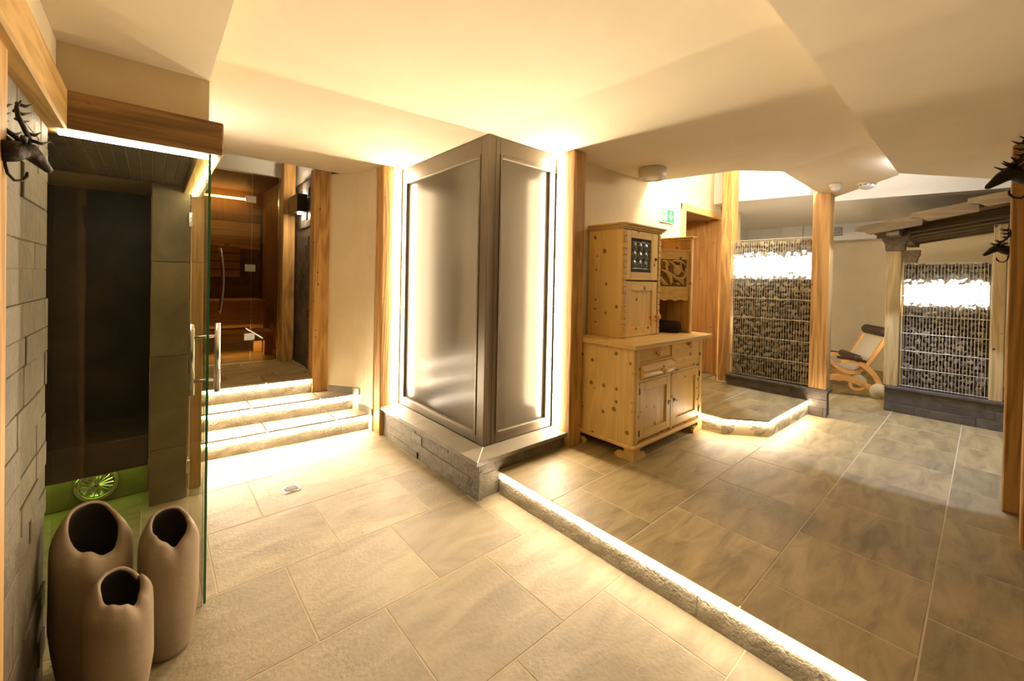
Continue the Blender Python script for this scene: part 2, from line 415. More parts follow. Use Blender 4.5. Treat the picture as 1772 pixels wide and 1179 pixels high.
# ---- risers with a light strip under the nosing
def rough_slab(name, a, b, th, z0, z1, m, parent, n=9, amp=.002):
    """a split-faced slab standing on a line a->b, front on the right side of the direction"""
    a, b = Vector(a), Vector(b); L = (b - a).length; d = (b - a) / L; nr = Vector((d.y, -d.x))
    bm = B(); k = max(2, int(L / .06)); rowsz = 3
    g = [[bm.verts.new((*(a + d * (L * i / k) + nr * (random.uniform(-amp, amp))), z0 + (z1 - z0) * j / rowsz)) for j in range(rowsz + 1)] for i in range(k + 1)]
    h = [[bm.verts.new((*(a + d * (L * i / k) - nr * th), z)) for z in (z0, z1)] for i in range(k + 1)]
    for i in range(k):
        for j in range(rowsz): bm.faces.new((g[i][j], g[i + 1][j], g[i + 1][j + 1], g[i][j + 1]))
        bm.faces.new((g[i][rowsz], g[i + 1][rowsz], h[i + 1][1], h[i][1])); bm.faces.new((h[i][1], h[i + 1][1], h[i + 1][0], h[i][0]))
        bm.faces.new((h[i][0], h[i + 1][0], g[i + 1][0], g[i][0]))
    for i, s in ((0, 1), (k, -1)): bm.faces.new([g[i][j] for j in range(rowsz + 1)] + [h[i][1], h[i][0]])
    return obj(name, bm, m, parent)
def riser(a, b, z0, z1, cuts, led, name, label, ledlabel, lip=.012, tread=None):
    """a->b has the front on its right hand side"""
    a, b = Vector(a), Vector(b); L = (b - a).length; d = (b - a) / L; nr = Vector((d.y, -d.x))
    t = thing(name, label, 'step riser', (*((a + b) / 2), z0))
    cs = [0] + cuts + [L]
    for i in range(len(cs) - 1):
        rough_slab('riser_slab', a + d * (cs[i] + .0015), a + d * (cs[i + 1] - .0015), .02, z0 + .001, z1 - .036, 'riser', t)
    bm = B(); p, q = a, b
    obox(bm, p, q, .012, z1 - .036, z1 - .0145, 0, -1)
    strip(bm, led, ledlabel)
    return t
riser((1.792, 2.135), (1.792, -1.0), 0, .15, [.18, .75, 1.34, 1.86, 2.4], 'led_step', 'step_riser', 'long rough stone riser between the lower and the upper floor', 'bright warm light strip along the long single step in the foreground')
pl = [(3.745, 1.66), (3.745, 1.49), (4.005, 1.20), (5.03, 1.17)]
for i, (nm, ll) in enumerate((('short rough stone riser of the platform beside the cabinet', 'warm light strip on the short platform edge beside the cabinet'),
                              ('slanting rough stone riser across the platform corner', 'warm light strip on the slanting corner of the platform'),
                              ('rough stone riser of the platform running to the rock basket', 'warm light strip on the platform edge leading to the rock basket'))):
    riser(pl[i + 0], pl[i + 1], .15, .295, [], 'led_plat', 'step_riser', nm, ll) if True else None
# stairs to the sauna
R1, R2, R3_ = ((.18, 3.965), (1.605, 3.86)), ((.18, 4.225), (1.58, 4.095)), ((.18, 4.47), (1.20, 4.378))
stairs = [(R1, 0, .15, 'lowest'), (R2, .15, .30, 'middle'), (R3_, .30, .45, 'topmost')]
for (p, q), z0, z1, w in stairs:
    riser(p, q, z0, z1, [.42, 1.05] if w != 'topmost' else [.5], 'led_stair', 'step_riser', f'{w} rough stone riser of the three steps to the sauna', f'warm light strip under the {w} of the three sauna steps')
bm = B(); prism(bm, [(.10, 4.0), (1.66, 3.885), (1.66, 4.9), (.10, 4.9)], -.02, .136); prism(bm, [(.10, 4.26), (1.66, 4.115), (1.66, 4.9), (.10, 4.9)], .136, .286)
prism(bm, [(.10, 4.505), (1.30, 4.395), (1.30, 5.0), (.10, 5.0)], .286, .436)
stair_core = struct('floor', bm, 'grout', label='three wide stone steps rising to the sauna')
def tread(p, q, r, s, z, cuts, m):
    """tiles between the front line p-q and the back line s-r"""
    cs = [0] + cuts + [1]
    P, Q, R_, S_ = map(Vector, (p, q, r, s))
    for i in range(len(cs) - 1):
        tpoly(stair_core, [tuple(P.lerp(Q, cs[i])), tuple(P.lerp(Q, cs[i + 1])), tuple(S_.lerp(R_, cs[i + 1])), tuple(S_.lerp(R_, cs[i]))], z, m)
tread((.17, 3.948), (1.60, 3.845), (1.60, 4.10), (.17, 4.235), .15, [.4, .78], 'tile')
tread((.17, 4.208), (1.585, 4.078), (1.585, 4.345), (.17, 4.48), .30, [.35, .74], 'tile')
bm = B(); box(bm, -.9, 2.0, 4.9, 7.6, .3, .4488); floor4 = struct('floor', bm, 'grout', label='dim stone landing leading into the sauna')
for (x0, x1, y0, y1) in ((.15, .55, 4.72, 5.12), (.55, .95, 4.70, 5.10), (.95, 1.28, 4.68, 5.08), (.15, .36, 5.12, 5.55), (.36, .76, 5.11, 5.54), (.76, 1.28, 5.08, 5.54),
                         (-.2, .2, 5.56, 6.1), (.2, .62, 5.56, 6.1), (.62, 1.04, 5.56, 6.1), (1.04, 1.4, 5.56, 6.1), (-.2, .5, 6.1, 7.3), (.5, 1.4, 6.1, 7.3)):
    piece('tile', ('l', x1 - x0, y1 - y0), lambda bm, w=x1 - x0 - 2 * G, d=y1 - y0 - 2 * G: box(bm, -w / 2, w / 2, -d / 2, d / 2, 0, .014, .0015), 'tile2', floor4, ((x0 + x1) / 2, (y0 + y1) / 2, .436))
tread((.17, 4.452), (1.215, 4.358), (1.215, 4.70), (.17, 4.72), .45, [.2, .62], 'tile2')

# ================================================================== CEILINGS
ZC = 2.48
bm = B()
outl = [(.186, 3.9, ZC), (.186, 4.20, ZC), (1.34, 4.205, ZC), (1.60, 4.205, ZC), (2.9, 4.2, ZC), (2.9, 2.28, ZC), (3.813, 2.28, ZC), (3.958, 1.498, ZC), (4.279, 1.228, ZC), (5.30, 1.095, 2.36), (4.52, .485, 2.36), (3.7, .44, ZC), (.1, .44, ZC), (.1, 3.9, ZC)]
lo = [bm.verts.new(p) for p in outl]; hi = [bm.verts.new((p[0], p[1], p[2] + .05)) for p in outl]
for ring, fl in ((lo, 1), (hi, -1)):
    bm.faces.new([ring[q] for q in (0, 1, 2, 3, 4, 5, 6, 7, 8, 11, 12, 13)][::fl]); bm.faces.new([ring[q] for q in (8, 9, 10, 11)][::fl])
for i in range(len(outl)): bm.faces.new((lo[i], lo[(i + 1) % len(outl)], hi[(i + 1) % len(outl)], hi[i]))
struct('ceiling', bm, 'ceil', label='main plaster ceiling with a cut out bay over the platform')
bm = B(); prism(bm, [(-1.6, -1.6), (5.4, -1.6), (5.4, -.37), (4.875, -.036), (4.158, .447), (.186, .447), (.186, 2.28), (-1.6, 2.28)], 2.30, 2.60)
struct('ceiling', bm, 'ceil', label='lower soffit ceiling in the foreground')
bm = B(); box(bm, 3.0, 9.0, -1.6, 3.4, 2.86, 2.92)
struct('ceiling', bm, 'white', label='high ceiling of the lit bay behind the main ceiling')
bm = B(); prism(bm, [(5.33, 3.4), (5.33, 2.02), (5.46, 1.30), (6.05, 1.24), (6.33, -.05), (6.65, -1.6), (9.0, -1.6), (9.0, 3.4)], 2.46, 2.865)
struct('ceiling', bm, 'white', label='grey ceiling of the resting room at the back')
bm = B(); box(bm, -1.0, 2.0, 4.25, 7.6, 2.78, 2.84)
struct('ceiling', bm, 'white', label='ceiling above the landing and the sauna')
bm = B(); box(bm, .10, 1.62, 4.2, 4.25, ZC, 2.78)
struct('trim_1', bm, 'white', label='upright face between the main ceiling and the landing ceiling')

# ================================================================== WALLS
bm = B()
pts = [(2.62, 2.28), (4.49, 2.28)]
box(bm, 2.58, 4.49, 2.28, 2.40, .15, 2.86); box(bm, 4.49, 5.60, 2.28, 2.40, 2.35, 2.86); box(bm, 5.55, 6.2, 2.28, 2.40, .15, 2.86)
wall_r = struct('wall_right', bm, 'plaster', label='warm plaster wall behind the pine cabinet')
bm = B()      # wall with the rounded corner beside the stairs
wp = [(1.335, 4.42), (1.36, 4.33)] + [(1.36 + .18 * t, 4.33 - .27 * t) for t in (.3, .6, .85)] + [(1.548, 4.02), (1.572, 3.95), (1.58, 3.88), (1.58, 3.778)]
back = [(1.80, 3.778), (1.80, 4.42)]
prism(bm, wp + back, .0, ZC)
struct('wall_stairs', bm, 'plaster', label='plaster wall with a rounded corner right of the stairs')
def baseb(pts, z0, z1, lab, n):
    bm = B(); out = [Vector(p) for p in pts]; off = []
    for i, p in enumerate(out):
        t = (out[min(i + 1, len(out) - 1)] - out[max(i - 1, 0)]).normalized(); off.append(p + Vector((t.y, -t.x)) * .010)
    prism(bm, [tuple(p) for p in out] + [tuple(p) for p in off[::-1]], z0, z1)
    return setp(obj('baseboard_stairs', bm, 'ledge'), lab, None, None, 'structure')
baseb(wp[1:6], .30, .362, 'stone skirting on the middle step below the rounded wall', 1)
baseb(wp[5:], .15, .212, 'stone skirting on the lowest step beside the timber post', 2)
# landing: dark stone wall with bricks
def brick_wall(parent, axis, plane, out, a0, a1, z0, z1, hrow, lens, m, proud=.010, gap=.002, depth=.03):
    """bricks laid on an upright plane; axis is the wall's plan direction, out = direction (+1/-1) of its face"""
    z = z0
    while z < z1 - .01:
        h = min(random.choice(hrow), z1 - z); a = a0 - random.uniform(0, lens[0])
        while a < a1 - .01:
            l = random.choice(lens); s, e = max(a, a0), min(a + l, a1); a += l
            if e - s < .02: continue
            p = round(random.uniform(0, proud), 3); w = round(e - s - gap, 3); hh = round(h - gap, 3)
            f = lambda bm, w=w, hh=hh: box(bm, -w / 2, w / 2, -depth / 2, depth / 2, -hh / 2, hh / 2, .002)
            g = lambda bm, w=w, hh=hh: box(bm, -depth / 2, depth / 2, -w / 2, w / 2, -hh / 2, hh / 2, .002)
            c = plane + out * (p - depth / 2 + .001)
            if axis == 'x': piece('brick', ('bx', w, hh, depth), f, m, parent, ((s + e) / 2, c, z + h / 2))
            else: piece('brick', ('by', w, hh, depth), g, m, parent, (c, (s + e) / 2, z + h / 2))
        z += h
bm = B(); box(bm, 1.29, 1.80, 4.505, 7.6, .3, 2.50); box(bm, 1.305, 1.80, 4.505, 7.6, 2.50, 2.80)
wl = struct('wall_landing', bm, 'slate_dark', label='dark stacked stone wall between the two landing posts')
brick_wall(wl, 'y', 1.29, -1, 4.505, 5.34, .45, 2.50, [.06, .08, .10], [.12, .20, .28], 'slate_dark', .014)
bm = B(); box(bm, 1.292, 1.304, 4.42, 5.5, 2.52, 2.80); struct('wall_landing_top', bm, 'white', label='white plaster strip above the dark stone wall')
# left stone wall beside the camera
bm = B(); box(bm, -.40, -.285, 1.512, 2.19, 0, 1.955); box(bm, -.40, -.27, 1.512, 2.26, 2.108, 2.299)
wleft = struct('wall_left', bm, 'plaster', label='stone clad wall at the left edge beside the glass shower')
brick_wall(wleft, 'y', -.282, 1, 1.512, 2.185, 0, 1.955, [.085, .10, .12], [.16, .24, .32], 'slate_light', .007, .0008)
bm = B(); box(bm, -.27, .186, 2.262, 2.32, 2.06, 2.31); box(bm, .14, .186, 2.30, 3.7, 2.06, 2.49)
struct('wall_shower', bm, 'plaster', label='plaster wall strip above the shower beam')
# resting room walls
bm = B(); box(bm, 8.6, 8.72, -1.6, 3.4, .15, 2.86); struct('wall_back', bm, 'plaster', label='far plaster wall of the resting room')
bm = B(); box(bm, 8.30, 8.6, -1.6, 3.4, 2.20, 2.47); struct('trim_2', bm, 'white', label='white boxed bulkhead with a vent on the far wall')
bm = B(); box(bm, 5.6, 8.7, 2.9, 3.0, .15, 2.6); struct('wall_far_left', bm, 'white', label='side wall of the resting room behind the rock basket')
bm = B(); box(bm, 8.22, 8.30, 2.05, 2.35, 2.18, 2.46); struct('trim_3', bm, 'white', label='small white box under the ceiling behind the door post')

# ================================================================== TIMBER POSTS AND BEAMS
def post(x0, x1, y0, y1, z0, z1, label, m='timber_z', bev=.006, name='timber_post', cat='post'):
    bm = B(); box(bm, x0, x1, y0, y1, z0, z1, bev); return setp(obj(name, bm, m), label, cat)
post(1.588, 1.776, 3.635, 3.775, 0, ZC, 'timber post left of the frosted glass shower')
post(2.468, 2.610, 2.118, 2.290, .15, ZC, 'timber post between the frosted glass shower and the cabinet')
post(1.205, 1.365, 4.362, 4.50, .30, 2.52, 'wide timber post standing on the sauna steps')
post(1.142, 1.268, 5.345, 5.47, .45, 2.78, 'timber post beside the sauna glass')
post(.196, .268, 3.50, 3.62, 0, 2.3, 'slim timber jamb behind the glass shower door')
post(5.15, 5.31, 1.98, 2.11, .30, 2.86, 'timber post between the wooden door and the rock basket')
post(5.032, 5.175, 1.022, 1.172, .424, 2.40, 'timber post at the free end of the rock basket beside the passage')
post(3.785, 3.93, -.235, -.083, .15, 2.30, 'timber post in front of the wooden hut, near the right edge')
post(3.30, 3.46, -.34, -.137, .15, 2.30, 'timber post cut off by the right edge of the picture')
post(-.40, -.255, 1.38, 1.508, 0, 2.30, 'timber post cut off by the left edge of the picture', 'timber_z')
bm = B(); box(bm, -.30, .232, 2.185, 2.30, 1.966, 2.105, .005); setp(obj('timber_beam', bm, 'timber_x'), 'dark timber beam across the front of the glass shower', 'beam')
bm = B(); box(bm, .150, .232, 2.302, 3.70, 1.966, 2.105, .004); setp(obj('timber_beam', bm, 'timber_y'), 'timber beam along the side of the glass shower above its door', 'beam')
bm = B(); box(bm, -.36, -.232, 1.10, 2.183, 1.96, 2.105, .006); setp(obj('timber_beam', bm, 'timber_y'), 'yellow timber beam on top of the stone wall at the left', 'beam')

# ================================================================== FROSTED GLASS SHOWER
CXX, CYY = 1.778, 2.318; CL, CR = 3.635, 2.468
pl_ = thing('stone_plinth', 'dark slate plinth with a smooth ledge under the frosted glass shower', 'plinth', (1.9, 2.6, 0))
bm = B(); prism(bm, [(1.632, 2.172), (2.466, 2.172), (2.466, 2.9), (1.78, 2.9), (1.78, 3.632), (1.632, 3.632)], .0, .238); obj('core', bm, 'slate_dark', pl_)
brick_wall(pl_, 'y', 1.632, -1, 2.150, 3.632, .002, .24, [.05, .07], [.16, .24, .34], 'slate', .011, .0012)
brick_wall(pl_, 'x', 2.172, -1, 1.622, 2.466, .002, .24, [.08], [.4, .5], 'slate', .006)
bm = B(); prism(bm, [(1.595, 2.138), (1.778, 2.318), (1.778, 3.632), (1.595, 3.632)], .24, .268, .002); obj('ledge_slab', bm, 'ledge', pl_)
bm = B(); prism(bm, [(1.5985, 2.1345), (2.463, 2.1345), (2.463, 2.3145), (1.7815, 2.3145)], .24, .268, .002); obj('ledge_slab', bm, 'ledge', pl_)
bm = B(); prism(bm, [(1.594, 2.1365), (1.5975, 2.133), (1.7805, 2.316), (1.777, 2.3195)], .24, .2685); obj('mitre_joint', bm, 'white', pl_)
sh = thing('frosted_shower', 'grey framed corner shower with glowing frosted glass panes', 'shower', (2.1, 2.9, .268))
z0, z1 = .270, ZC - .002
def frame(bmf, x0, x1, y0, y1, a, b, nm='frame_bar'): bm = B(); box(bm, x0, x1, y0, y1, a, b, .003); return obj(nm, bm, 'metal_frame', sh)
# corner post in two pieces with a shadow gap, side bars, heads, sills and thin inner beads
frame(0, 1.778, 1.845, 2.318, 2.405, z0, z1, 'corner_post'); frame(0, 1.847, 1.886, 2.319, 2.385, z0, z1, 'corner_post')
frame(0, 1.779, 1.82, 3.555, CL - .002, z0, z1, 'side_bar'); frame(0, 2.405, CR - .002, 2.319, 2.36, z0, z1, 'side_bar')
frame(0, 1.780, 1.82, 2.406, 3.554, z1 - .125, z1, 'head_bar'); frame(0, 1.887, 2.404, 2.320, 2.36, z1 - .125, z1, 'head_bar')
frame(0, 1.780, 1.82, 2.406, 3.554, z0, z0 + .055, 'sill_bar'); frame(0, 1.887, 2.404, 2.320, 2.36, z0, z0 + .055, 'sill_bar')
for (x0, x1, y0, y1, a, b) in ((1.771, 1.80, 2.407, 2.425, z0 + .056, z1 - .126), (1.771, 1.80, 2.426, 3.553, z1 - .150, z1 - .126), (1.771, 1.80, 2.426, 3.553, z0 + .056, z0 + .078),
                               (1.888, 1.905, 2.311, 2.34, z0 + .056, z1 - .126), (1.906, 2.403, 2.311, 2.34, z1 - .150, z1 - .126), (1.906, 2.403, 2.311, 2.34, z0 + .056, z0 + .078)):
    bm = B(); box(bm, x0, x1, y0, y1, a, b, .002); obj('bead', bm, 'metal_frame', sh)
bm = B(); box(bm, 1.806, 1.812, 2.408, 3.553, z0 + .058, z1 - .128); obj('frosted_pane', bm, 'frost', sh)
bm = B(); box(bm, 1.889, 2.403, 2.346, 2.352, z0 + .058, z1 - .128); obj('frosted_pane', bm, 'frost', sh)
bm = B(); box(bm, 2.13, 2.16, 3.0, 3.598, .263, ZC - .003); box(bm, 2.2, 2.428, 2.60, 2.63, .263, ZC - .003); box(bm, 2.16, 2.2, 2.60, 3.0, .263, ZC - .003); box(bm, 1.83, 2.43, 2.42, 3.598, .24, .262)
obj('dark_lining', bm, 'steam_dark', sh)
bm = B(); box(bm, 1.84, 2.15, 3.60, 3.63, .263, ZC - .003); obj('white_return', bm, 'white', sh)
bm = B(); box(bm, 2.43, 2.46, 2.40, 2.598, .263, ZC - .003); obj('white_return', bm, 'white', sh)
# a dark rounded fitting inside
bm = B(); lathe(bm, [(.06, .262), (.075, .6), (.08, 1.25), (.07, 1.5), (.05, 1.62), (.02, 1.67)], (1.92, 2.86, 0), 16); obj('shower_tower', bm, 'core', sh, True)
for nm, b4, ll in (('a', (1.84, 2.10, 3.588, 3.598), 'inner light strip glowing through the left frosted pane'), ('b', (2.418, 2.428, 2.405, 2.585), 'inner light strip glowing through the right frosted pane')):
    bm = B(); box(bm, *b4, .40, ZC - .18); strip(bm, 'led_colin', ll)
bm = B(); box(bm, 1.716, 1.746, 3.620, 3.633, .275, ZC - .02); strip(bm, 'led_col', 'upright warm light strip on the timber post left of the frosted shower')
bm = B(); box(bm, 2.452, 2.466, 2.252, 2.284, .275, ZC - .02); strip(bm, 'led_col', 'upright warm light strip on the timber post right of the frosted shower')

# ================================================================== STEAM ROOM WITH GLASS FRONT
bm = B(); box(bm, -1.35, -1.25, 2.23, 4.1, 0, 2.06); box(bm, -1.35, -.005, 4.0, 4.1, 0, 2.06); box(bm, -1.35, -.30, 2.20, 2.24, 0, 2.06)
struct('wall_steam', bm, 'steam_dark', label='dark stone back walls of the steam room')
bm = B(); box(bm, -.002, .185, 3.396, 4.1, 0, 2.06)
sw = struct('wall_steam_side', bm, 'grout', label='olive stone side wall of the steam room by the door hinges')
for a, b in ((0, .345), (.345, .93), (.93, 1.525), (1.525, 2.02)):
    piece('tile', ('sw', round(b - a, 3)), lambda bm, h=b - a: box(bm, -.0915, .0915, -.006, .006, .002, h - .002, .001), 'steam', sw, (.0925, 3.391, a))
bm = B(); box(bm, -1.30, .148, 2.24, 4.05, 2.012, 2.058)
sc = struct('ceiling', bm, 'grout', label='mosaic ceiling inside the steam room')
n = 0
def chip(bm): box(bm, -.0215, .0215, -.0215, .0215, 0, .006, .001)
for i in range(13):
    for j in range(23):
        piece('tile', 'chip', chip, 'mosaic', sc, (.120 - .047 * i, 2.32 + .047 * j, 2.0065))
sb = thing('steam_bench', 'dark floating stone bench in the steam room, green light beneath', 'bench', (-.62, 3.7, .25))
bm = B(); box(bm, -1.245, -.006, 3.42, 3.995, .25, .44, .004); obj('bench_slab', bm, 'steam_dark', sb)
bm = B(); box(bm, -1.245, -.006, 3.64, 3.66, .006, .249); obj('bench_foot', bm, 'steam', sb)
bm = B(); box(bm, -1.20, -.03, 3.53, 3.545, .240, .249); strip(bm, 'led_green', 'green light strip under the steam room bench')
kn = thing('steam_outlet', 'round chrome steam outlet under the stone bench', 'outlet', (-.245, 3.62, .11))
bm = B(); lathe(bm, [(.105, .018), (.105, 0), (.082, -.012), (.078, .0), (.076, .012)], (-.245, 3.62, .125), 28, 'y'); obj('ring', bm, 'chrome', kn, True)
bm = B()
for k in range(18):
    a = 2 * PI * k / 18; tube(bm, [(-.245 + .012 * math.cos(a), 3.612, .125 + .012 * math.sin(a)), (-.245 + .076 * math.cos(a), 3.618, .125 + .076 * math.sin(a))], .0035, 5)
obj('fan_ribs', bm, 'chrome', kn)
# glass: fixed front pane, side door with hinges and bar handle
gp = thing('glass_pane', 'fixed clear glass front pane of the steam room', 'glass pane', (-.04, 2.218, 0))
bm = B(); box(bm, -.268, .176, 2.214, 2.222, .004, 1.995); obj('pane', bm, 'glass', gp)
bm = B(); box(bm, .1762, .1775, 2.214, 2.222, .004, 1.995); obj('pane_edge', bm, 'glass_edge', gp)
gd = thing('glass_door', 'clear glass door of the steam room with a steel bar handle', 'glass door', (.187, 2.8, 0))
bm = B(); box(bm, .183, .191, 2.226, 3.44, .012, 1.99); obj('pane', bm, 'glass', gd)
bm = B(); box(bm, .1825, .1915, 2.214, 2.2255, .012, 1.99); obj('pane_edge', bm, 'glass_edge', gd)
for z in (.20, 1.80):
    bm = B(); box(bm, .178, .196, 3.375, 3.437, z - .045, z + .045, .003); h = obj('hinge', bm, 'chrome', gd)
    bm = B(); box(bm, .176, .198, 3.44, 3.468, z - .045, z + .045, .003); obj('hinge_leaf', bm, 'chrome', h)
hd = B(); tube(hd, [(.235, 2.345, .905), (.235, 2.345, 1.225)], .0115, 12); tube(hd, [(.139, 2.345, .905), (.139, 2.345, 1.225)], .0115, 12)
for z in (.965, 1.165): tube(hd, [(.139, 2.345, z), (.235, 2.345, z)], .0075, 10)
obj('bar_handle', hd, 'chrome', gd, True)
bm = B(); box(bm, -.262, .205, 2.236, 2.262, 1.955, 1.965); strip(bm, 'led_shower', 'bright light strip under the front beam of the glass shower')
bm = B(); box(bm, .196, .214, 2.262, 3.40, 1.955, 1.965); strip(bm, 'led_shower', 'bright light strip under the side beam of the glass shower')
bm = B(); box(bm, .200, .215, 3.15, 3.66, 2.106, 2.116); strip(bm, 'led_top', 'light strip on top of the shower side beam washing the ceiling')

# ================================================================== SAUNA
bm = B(); box(bm, -1.0, 1.29, 5.54, 5.60, 2.615, 2.80); struct('wall_sauna', bm, 'white', label='white wall strip above the sauna glass')
bm = B(); box(bm, -.95, 1.35, 7.32, 7.4, .45, 2.75); box(bm, -.99, -.92, 5.6, 7.4, .45, 2.75); box(bm, -.95, 1.29, 5.6, 7.4, 2.70, 2.78)
swall = struct('wall_sauna_inside', bm, 'sauna_dark', label='dark boarded walls inside the sauna')
for k in range(12):
    piece('plank', 'sp', lambda bm: box(bm, -.007, .007, -.068, .068, 0, 2.24, .003), 'sauna_dark', swall, (1.28, 5.64 + .14 * k, .455))
for k in range(9):
    piece('plank', 'sq', lambda bm: box(bm, -1.0, 1.25, -.01, .01, 0, .128, .003), 'sauna_dark' if k not in (5, 6, 7) else 'sauna_x', swall, (0, 7.308, 1.18 + .132 * k))
lb = thing('sauna_bench', 'low pale wooden sauna bench on block legs', 'bench', (.4, 6.2, .45))
for k in range(4):
    piece('slat', 'ls', lambda bm: box(bm, -1.0, 1.0, -.045, .045, 0, .03, .004), 'sauna_x', lb, (.175, 5.99 + .1 * k, .72))
bm = B(); box(bm, -.82, 1.172, 5.945, 5.975, .635, .718, .004); obj('apron', bm, 'sauna_x', lb)
for x, y in ((1.125, 6.0), (1.06, 6.28), (-.7, 6.0)):
    piece('leg', 'll', lambda bm: box(bm, -.045, .045, -.045, .045, 0, .183, .003), 'sauna_x', lb, (x, y, .452))
ub = thing('sauna_bench', 'high pale wooden sauna bench with a boarded front', 'bench', (.4, 6.7, .45))
for k in range(5):
    piece('slat', 'us', lambda bm: box(bm, -1.0, 1.0, -.05, .05, 0, .03, .004), 'sauna_x', ub, (.165, 6.5 + .11 * k, 1.09))
for k in range(3):
    piece('front_board', 'uf', lambda bm: box(bm, -1.0, .92, -.012, .012, 0, .112, .003), 'sauna_x', ub, (.165, 6.50, .755 + .117 * k))
bm = B(); box(bm, 1.0, 1.16, 6.50, 6.53, .72, 1.085, .003); obj('end_board', bm, 'sauna_x', ub)
br = thing('slatted_panel', 'slatted wooden backrest above the high sauna bench', 'panel', (.3, 7.2, 1.3))
for k in range(4):
    piece('slat', 'bs', lambda bm: box(bm, -.75, .68, -.012, .012, 0, .10, .004), 'sauna_x', br, (.30, 7.22, 1.42 + .118 * k))
bm = B(); box(bm, -.35, -.30, 7.235, 7.30, 1.40, 1.90); box(bm, .80, .85, 7.235, 7.30, 1.40, 1.90); obj('batten', bm, 'sauna_dark', br)
bm = B(); box(bm, -.8, 1.06, 7.16, 7.19, 2.55, 2.575); strip(bm, 'led_sauna', 'amber light strip high on the sauna back wall')
bm = B(); box(bm, -.8, 1.1, 6.10, 6.12, .62, .63); strip(bm, 'led_sauna', 'hidden amber light strip under the low sauna bench')
sg = thing('glass_partition', 'bronze tinted glass front of the sauna with a glass door', 'partition', (.4, 5.55, .45))
bm = B(); box(bm, .868, 1.132, 5.546, 5.554, .455, 2.61); obj('fixed_pane', bm, 'sauna_glass', sg)
dr = B(); box(dr, -.05, .862, 5.546, 5.554, .46, 2.605); dr = obj('door_pane', dr, 'sauna_glass', sg)
for z in (2.318, 1.533, .745):
    bm = B(); box(bm, .80, .905, 5.538, 5.562, z - .04, z + .04, .003); obj('hinge', bm, 'chrome', dr)
bm = B()
pts = [(.57 + .03 * math.sin(PI * t / 12), 5.49, 1.02 + .72 * t / 12) for t in range(13)]
tube(bm, pts, .012, 8); tube(bm, [(.572, 5.49, 1.10), (.572, 5.548, 1.10)], .008, 8); tube(bm, [(.572, 5.49, 1.66), (.572, 5.548, 1.66)], .008, 8)
tube(bm, [(p[0], 5.61, p[2]) for p in pts], .012, 8); obj('handle', bm, 'chrome', dr, True)
bm = B(); box(bm, 1.134, 1.141, 5.535, 5.565, .455, 2.615); box(bm, -.9, 1.141, 5.535, 5.565, 2.612, 2.622); obj('edge_profile', bm, 'chrome', sg)
wl_ = thing('wall_lamp', 'dark wedge shaped lamp shining up and down on the stone wall', 'wall lamp', (1.24, 5.03, 2.24))
bm = B(); box(bm, 1.17, 1.268, 4.86, 5.20, 2.15, 2.34, .004); obj('shade', bm, 'iron', wl_)
for z in (2.343, 2.145):
    bm = B(); box(bm, 1.225, 1.262, 4.99, 5.07, z - .002, z + .002); obj('bulb', bm, 'led_lamp', wl_)

# ================================================================== DOOR, SIGN, CEILING FITTINGS
dw = thing('door_1', 'open wooden door frame with a deep larch lining beside the rock basket', 'door', (5.0, 2.3, .3), None, 'structure')
def dpart(nm, b6, m='larch_z', bev=.004): bm = B(); box(bm, *b6, bev); return obj(nm, bm, m, dw)
dpart('architrave', (4.487, 4.585, 2.262, 2.30, .296, 2.36), 'pine_z'); dpart('architrave', (5.485, 5.59, 2.262, 2.30, .296, 2.36), 'larch_z')
dpart('architrave', (4.487, 5.59, 2.261, 2.30, 2.285, 2.362), 'pine_plain')
for k in range(5): dpart('lining_plank', (5.487, 5.50, 2.302 + .11 * k, 2.409 + .11 * k, .296, 2.284))
for k in range(5): dpart('lining_plank', (4.572, 4.585, 2.302 + .11 * k, 2.409 + .11 * k, .296, 2.284))
dpart('lining_head', (4.586, 5.486, 2.302, 2.86, 2.286, 2.30), 'timber_x')
dl = dpart('door_leaf', (4.60, 5.47, 2.80, 2.84, .30, 2.27)); 
for x in (4.72, 5.0, 5.28): bm = B(); box(bm, x, x + .012, 2.792, 2.80, .30, 2.27); obj('groove_strip', bm, 'timber_z', dl)
sgn = thing('exit_sign', 'green emergency exit sign with running figure and down arrow', 'sign', (4.16, 2.272, 2.10))
bm = B(); box(bm, 4.022, 4.302, 2.258, 2.278, 2.098, 2.252, .003); obj('sign_board', bm, 'sign_w', sgn)
bm = B(); box(bm, 4.034, 4.290, 2.255, 2.2575, 2.110, 2.240); obj('green_field', bm, 'sign_g', sgn)
def sgnp(name, pts, m='sign_w'):
    bm = B(); plate(bm, pts, (4.034, 2.2545, 2.110), (1, 0, 0), (0, 0, 1), (0, -1, 0), .0012); return obj(name, bm, m, sgn)
sgnp('door_mark', [(.012, .012), (.10, .012), (.10, .118), (.012, .118)])
sgnp('arrow', [(.185, .018), (.225, .06), (.225, .078), (.195, .05), (.195, .112), (.175, .112), (.175, .05), (.145, .078), (.145, .06)])
for pts in ([(.05, .092), (.062, .092), (.066, .102), (.060, .110), (.050, .108), (.046, .100)], [(.038, .058), (.056, .055), (.066, .088), (.048, .088)], [(.040, .060), (.052, .056), (.030, .022), (.018, .026)],
            [(.050, .058), (.060, .055), (.078, .045), (.074, .022), (.066, .022), (.068, .040)], [(.060, .084), (.064, .076), (.084, .070), (.086, .077)], [(.050, .086), (.052, .078), (.034, .070), (.026, .080), (.032, .082), (.035, .077)]):
    bm = B(); plate(bm, pts, (4.034, 2.2530, 2.110), (1, 0, 0), (0, 0, 1), (0, -1, 0), .0012); obj('running_figure', bm, 'sign_g', sgn)
lsp = thing('ceiling_speaker', 'round cream ceiling speaker near the exit sign', 'speaker', (3.39, 2.0, 2.39))
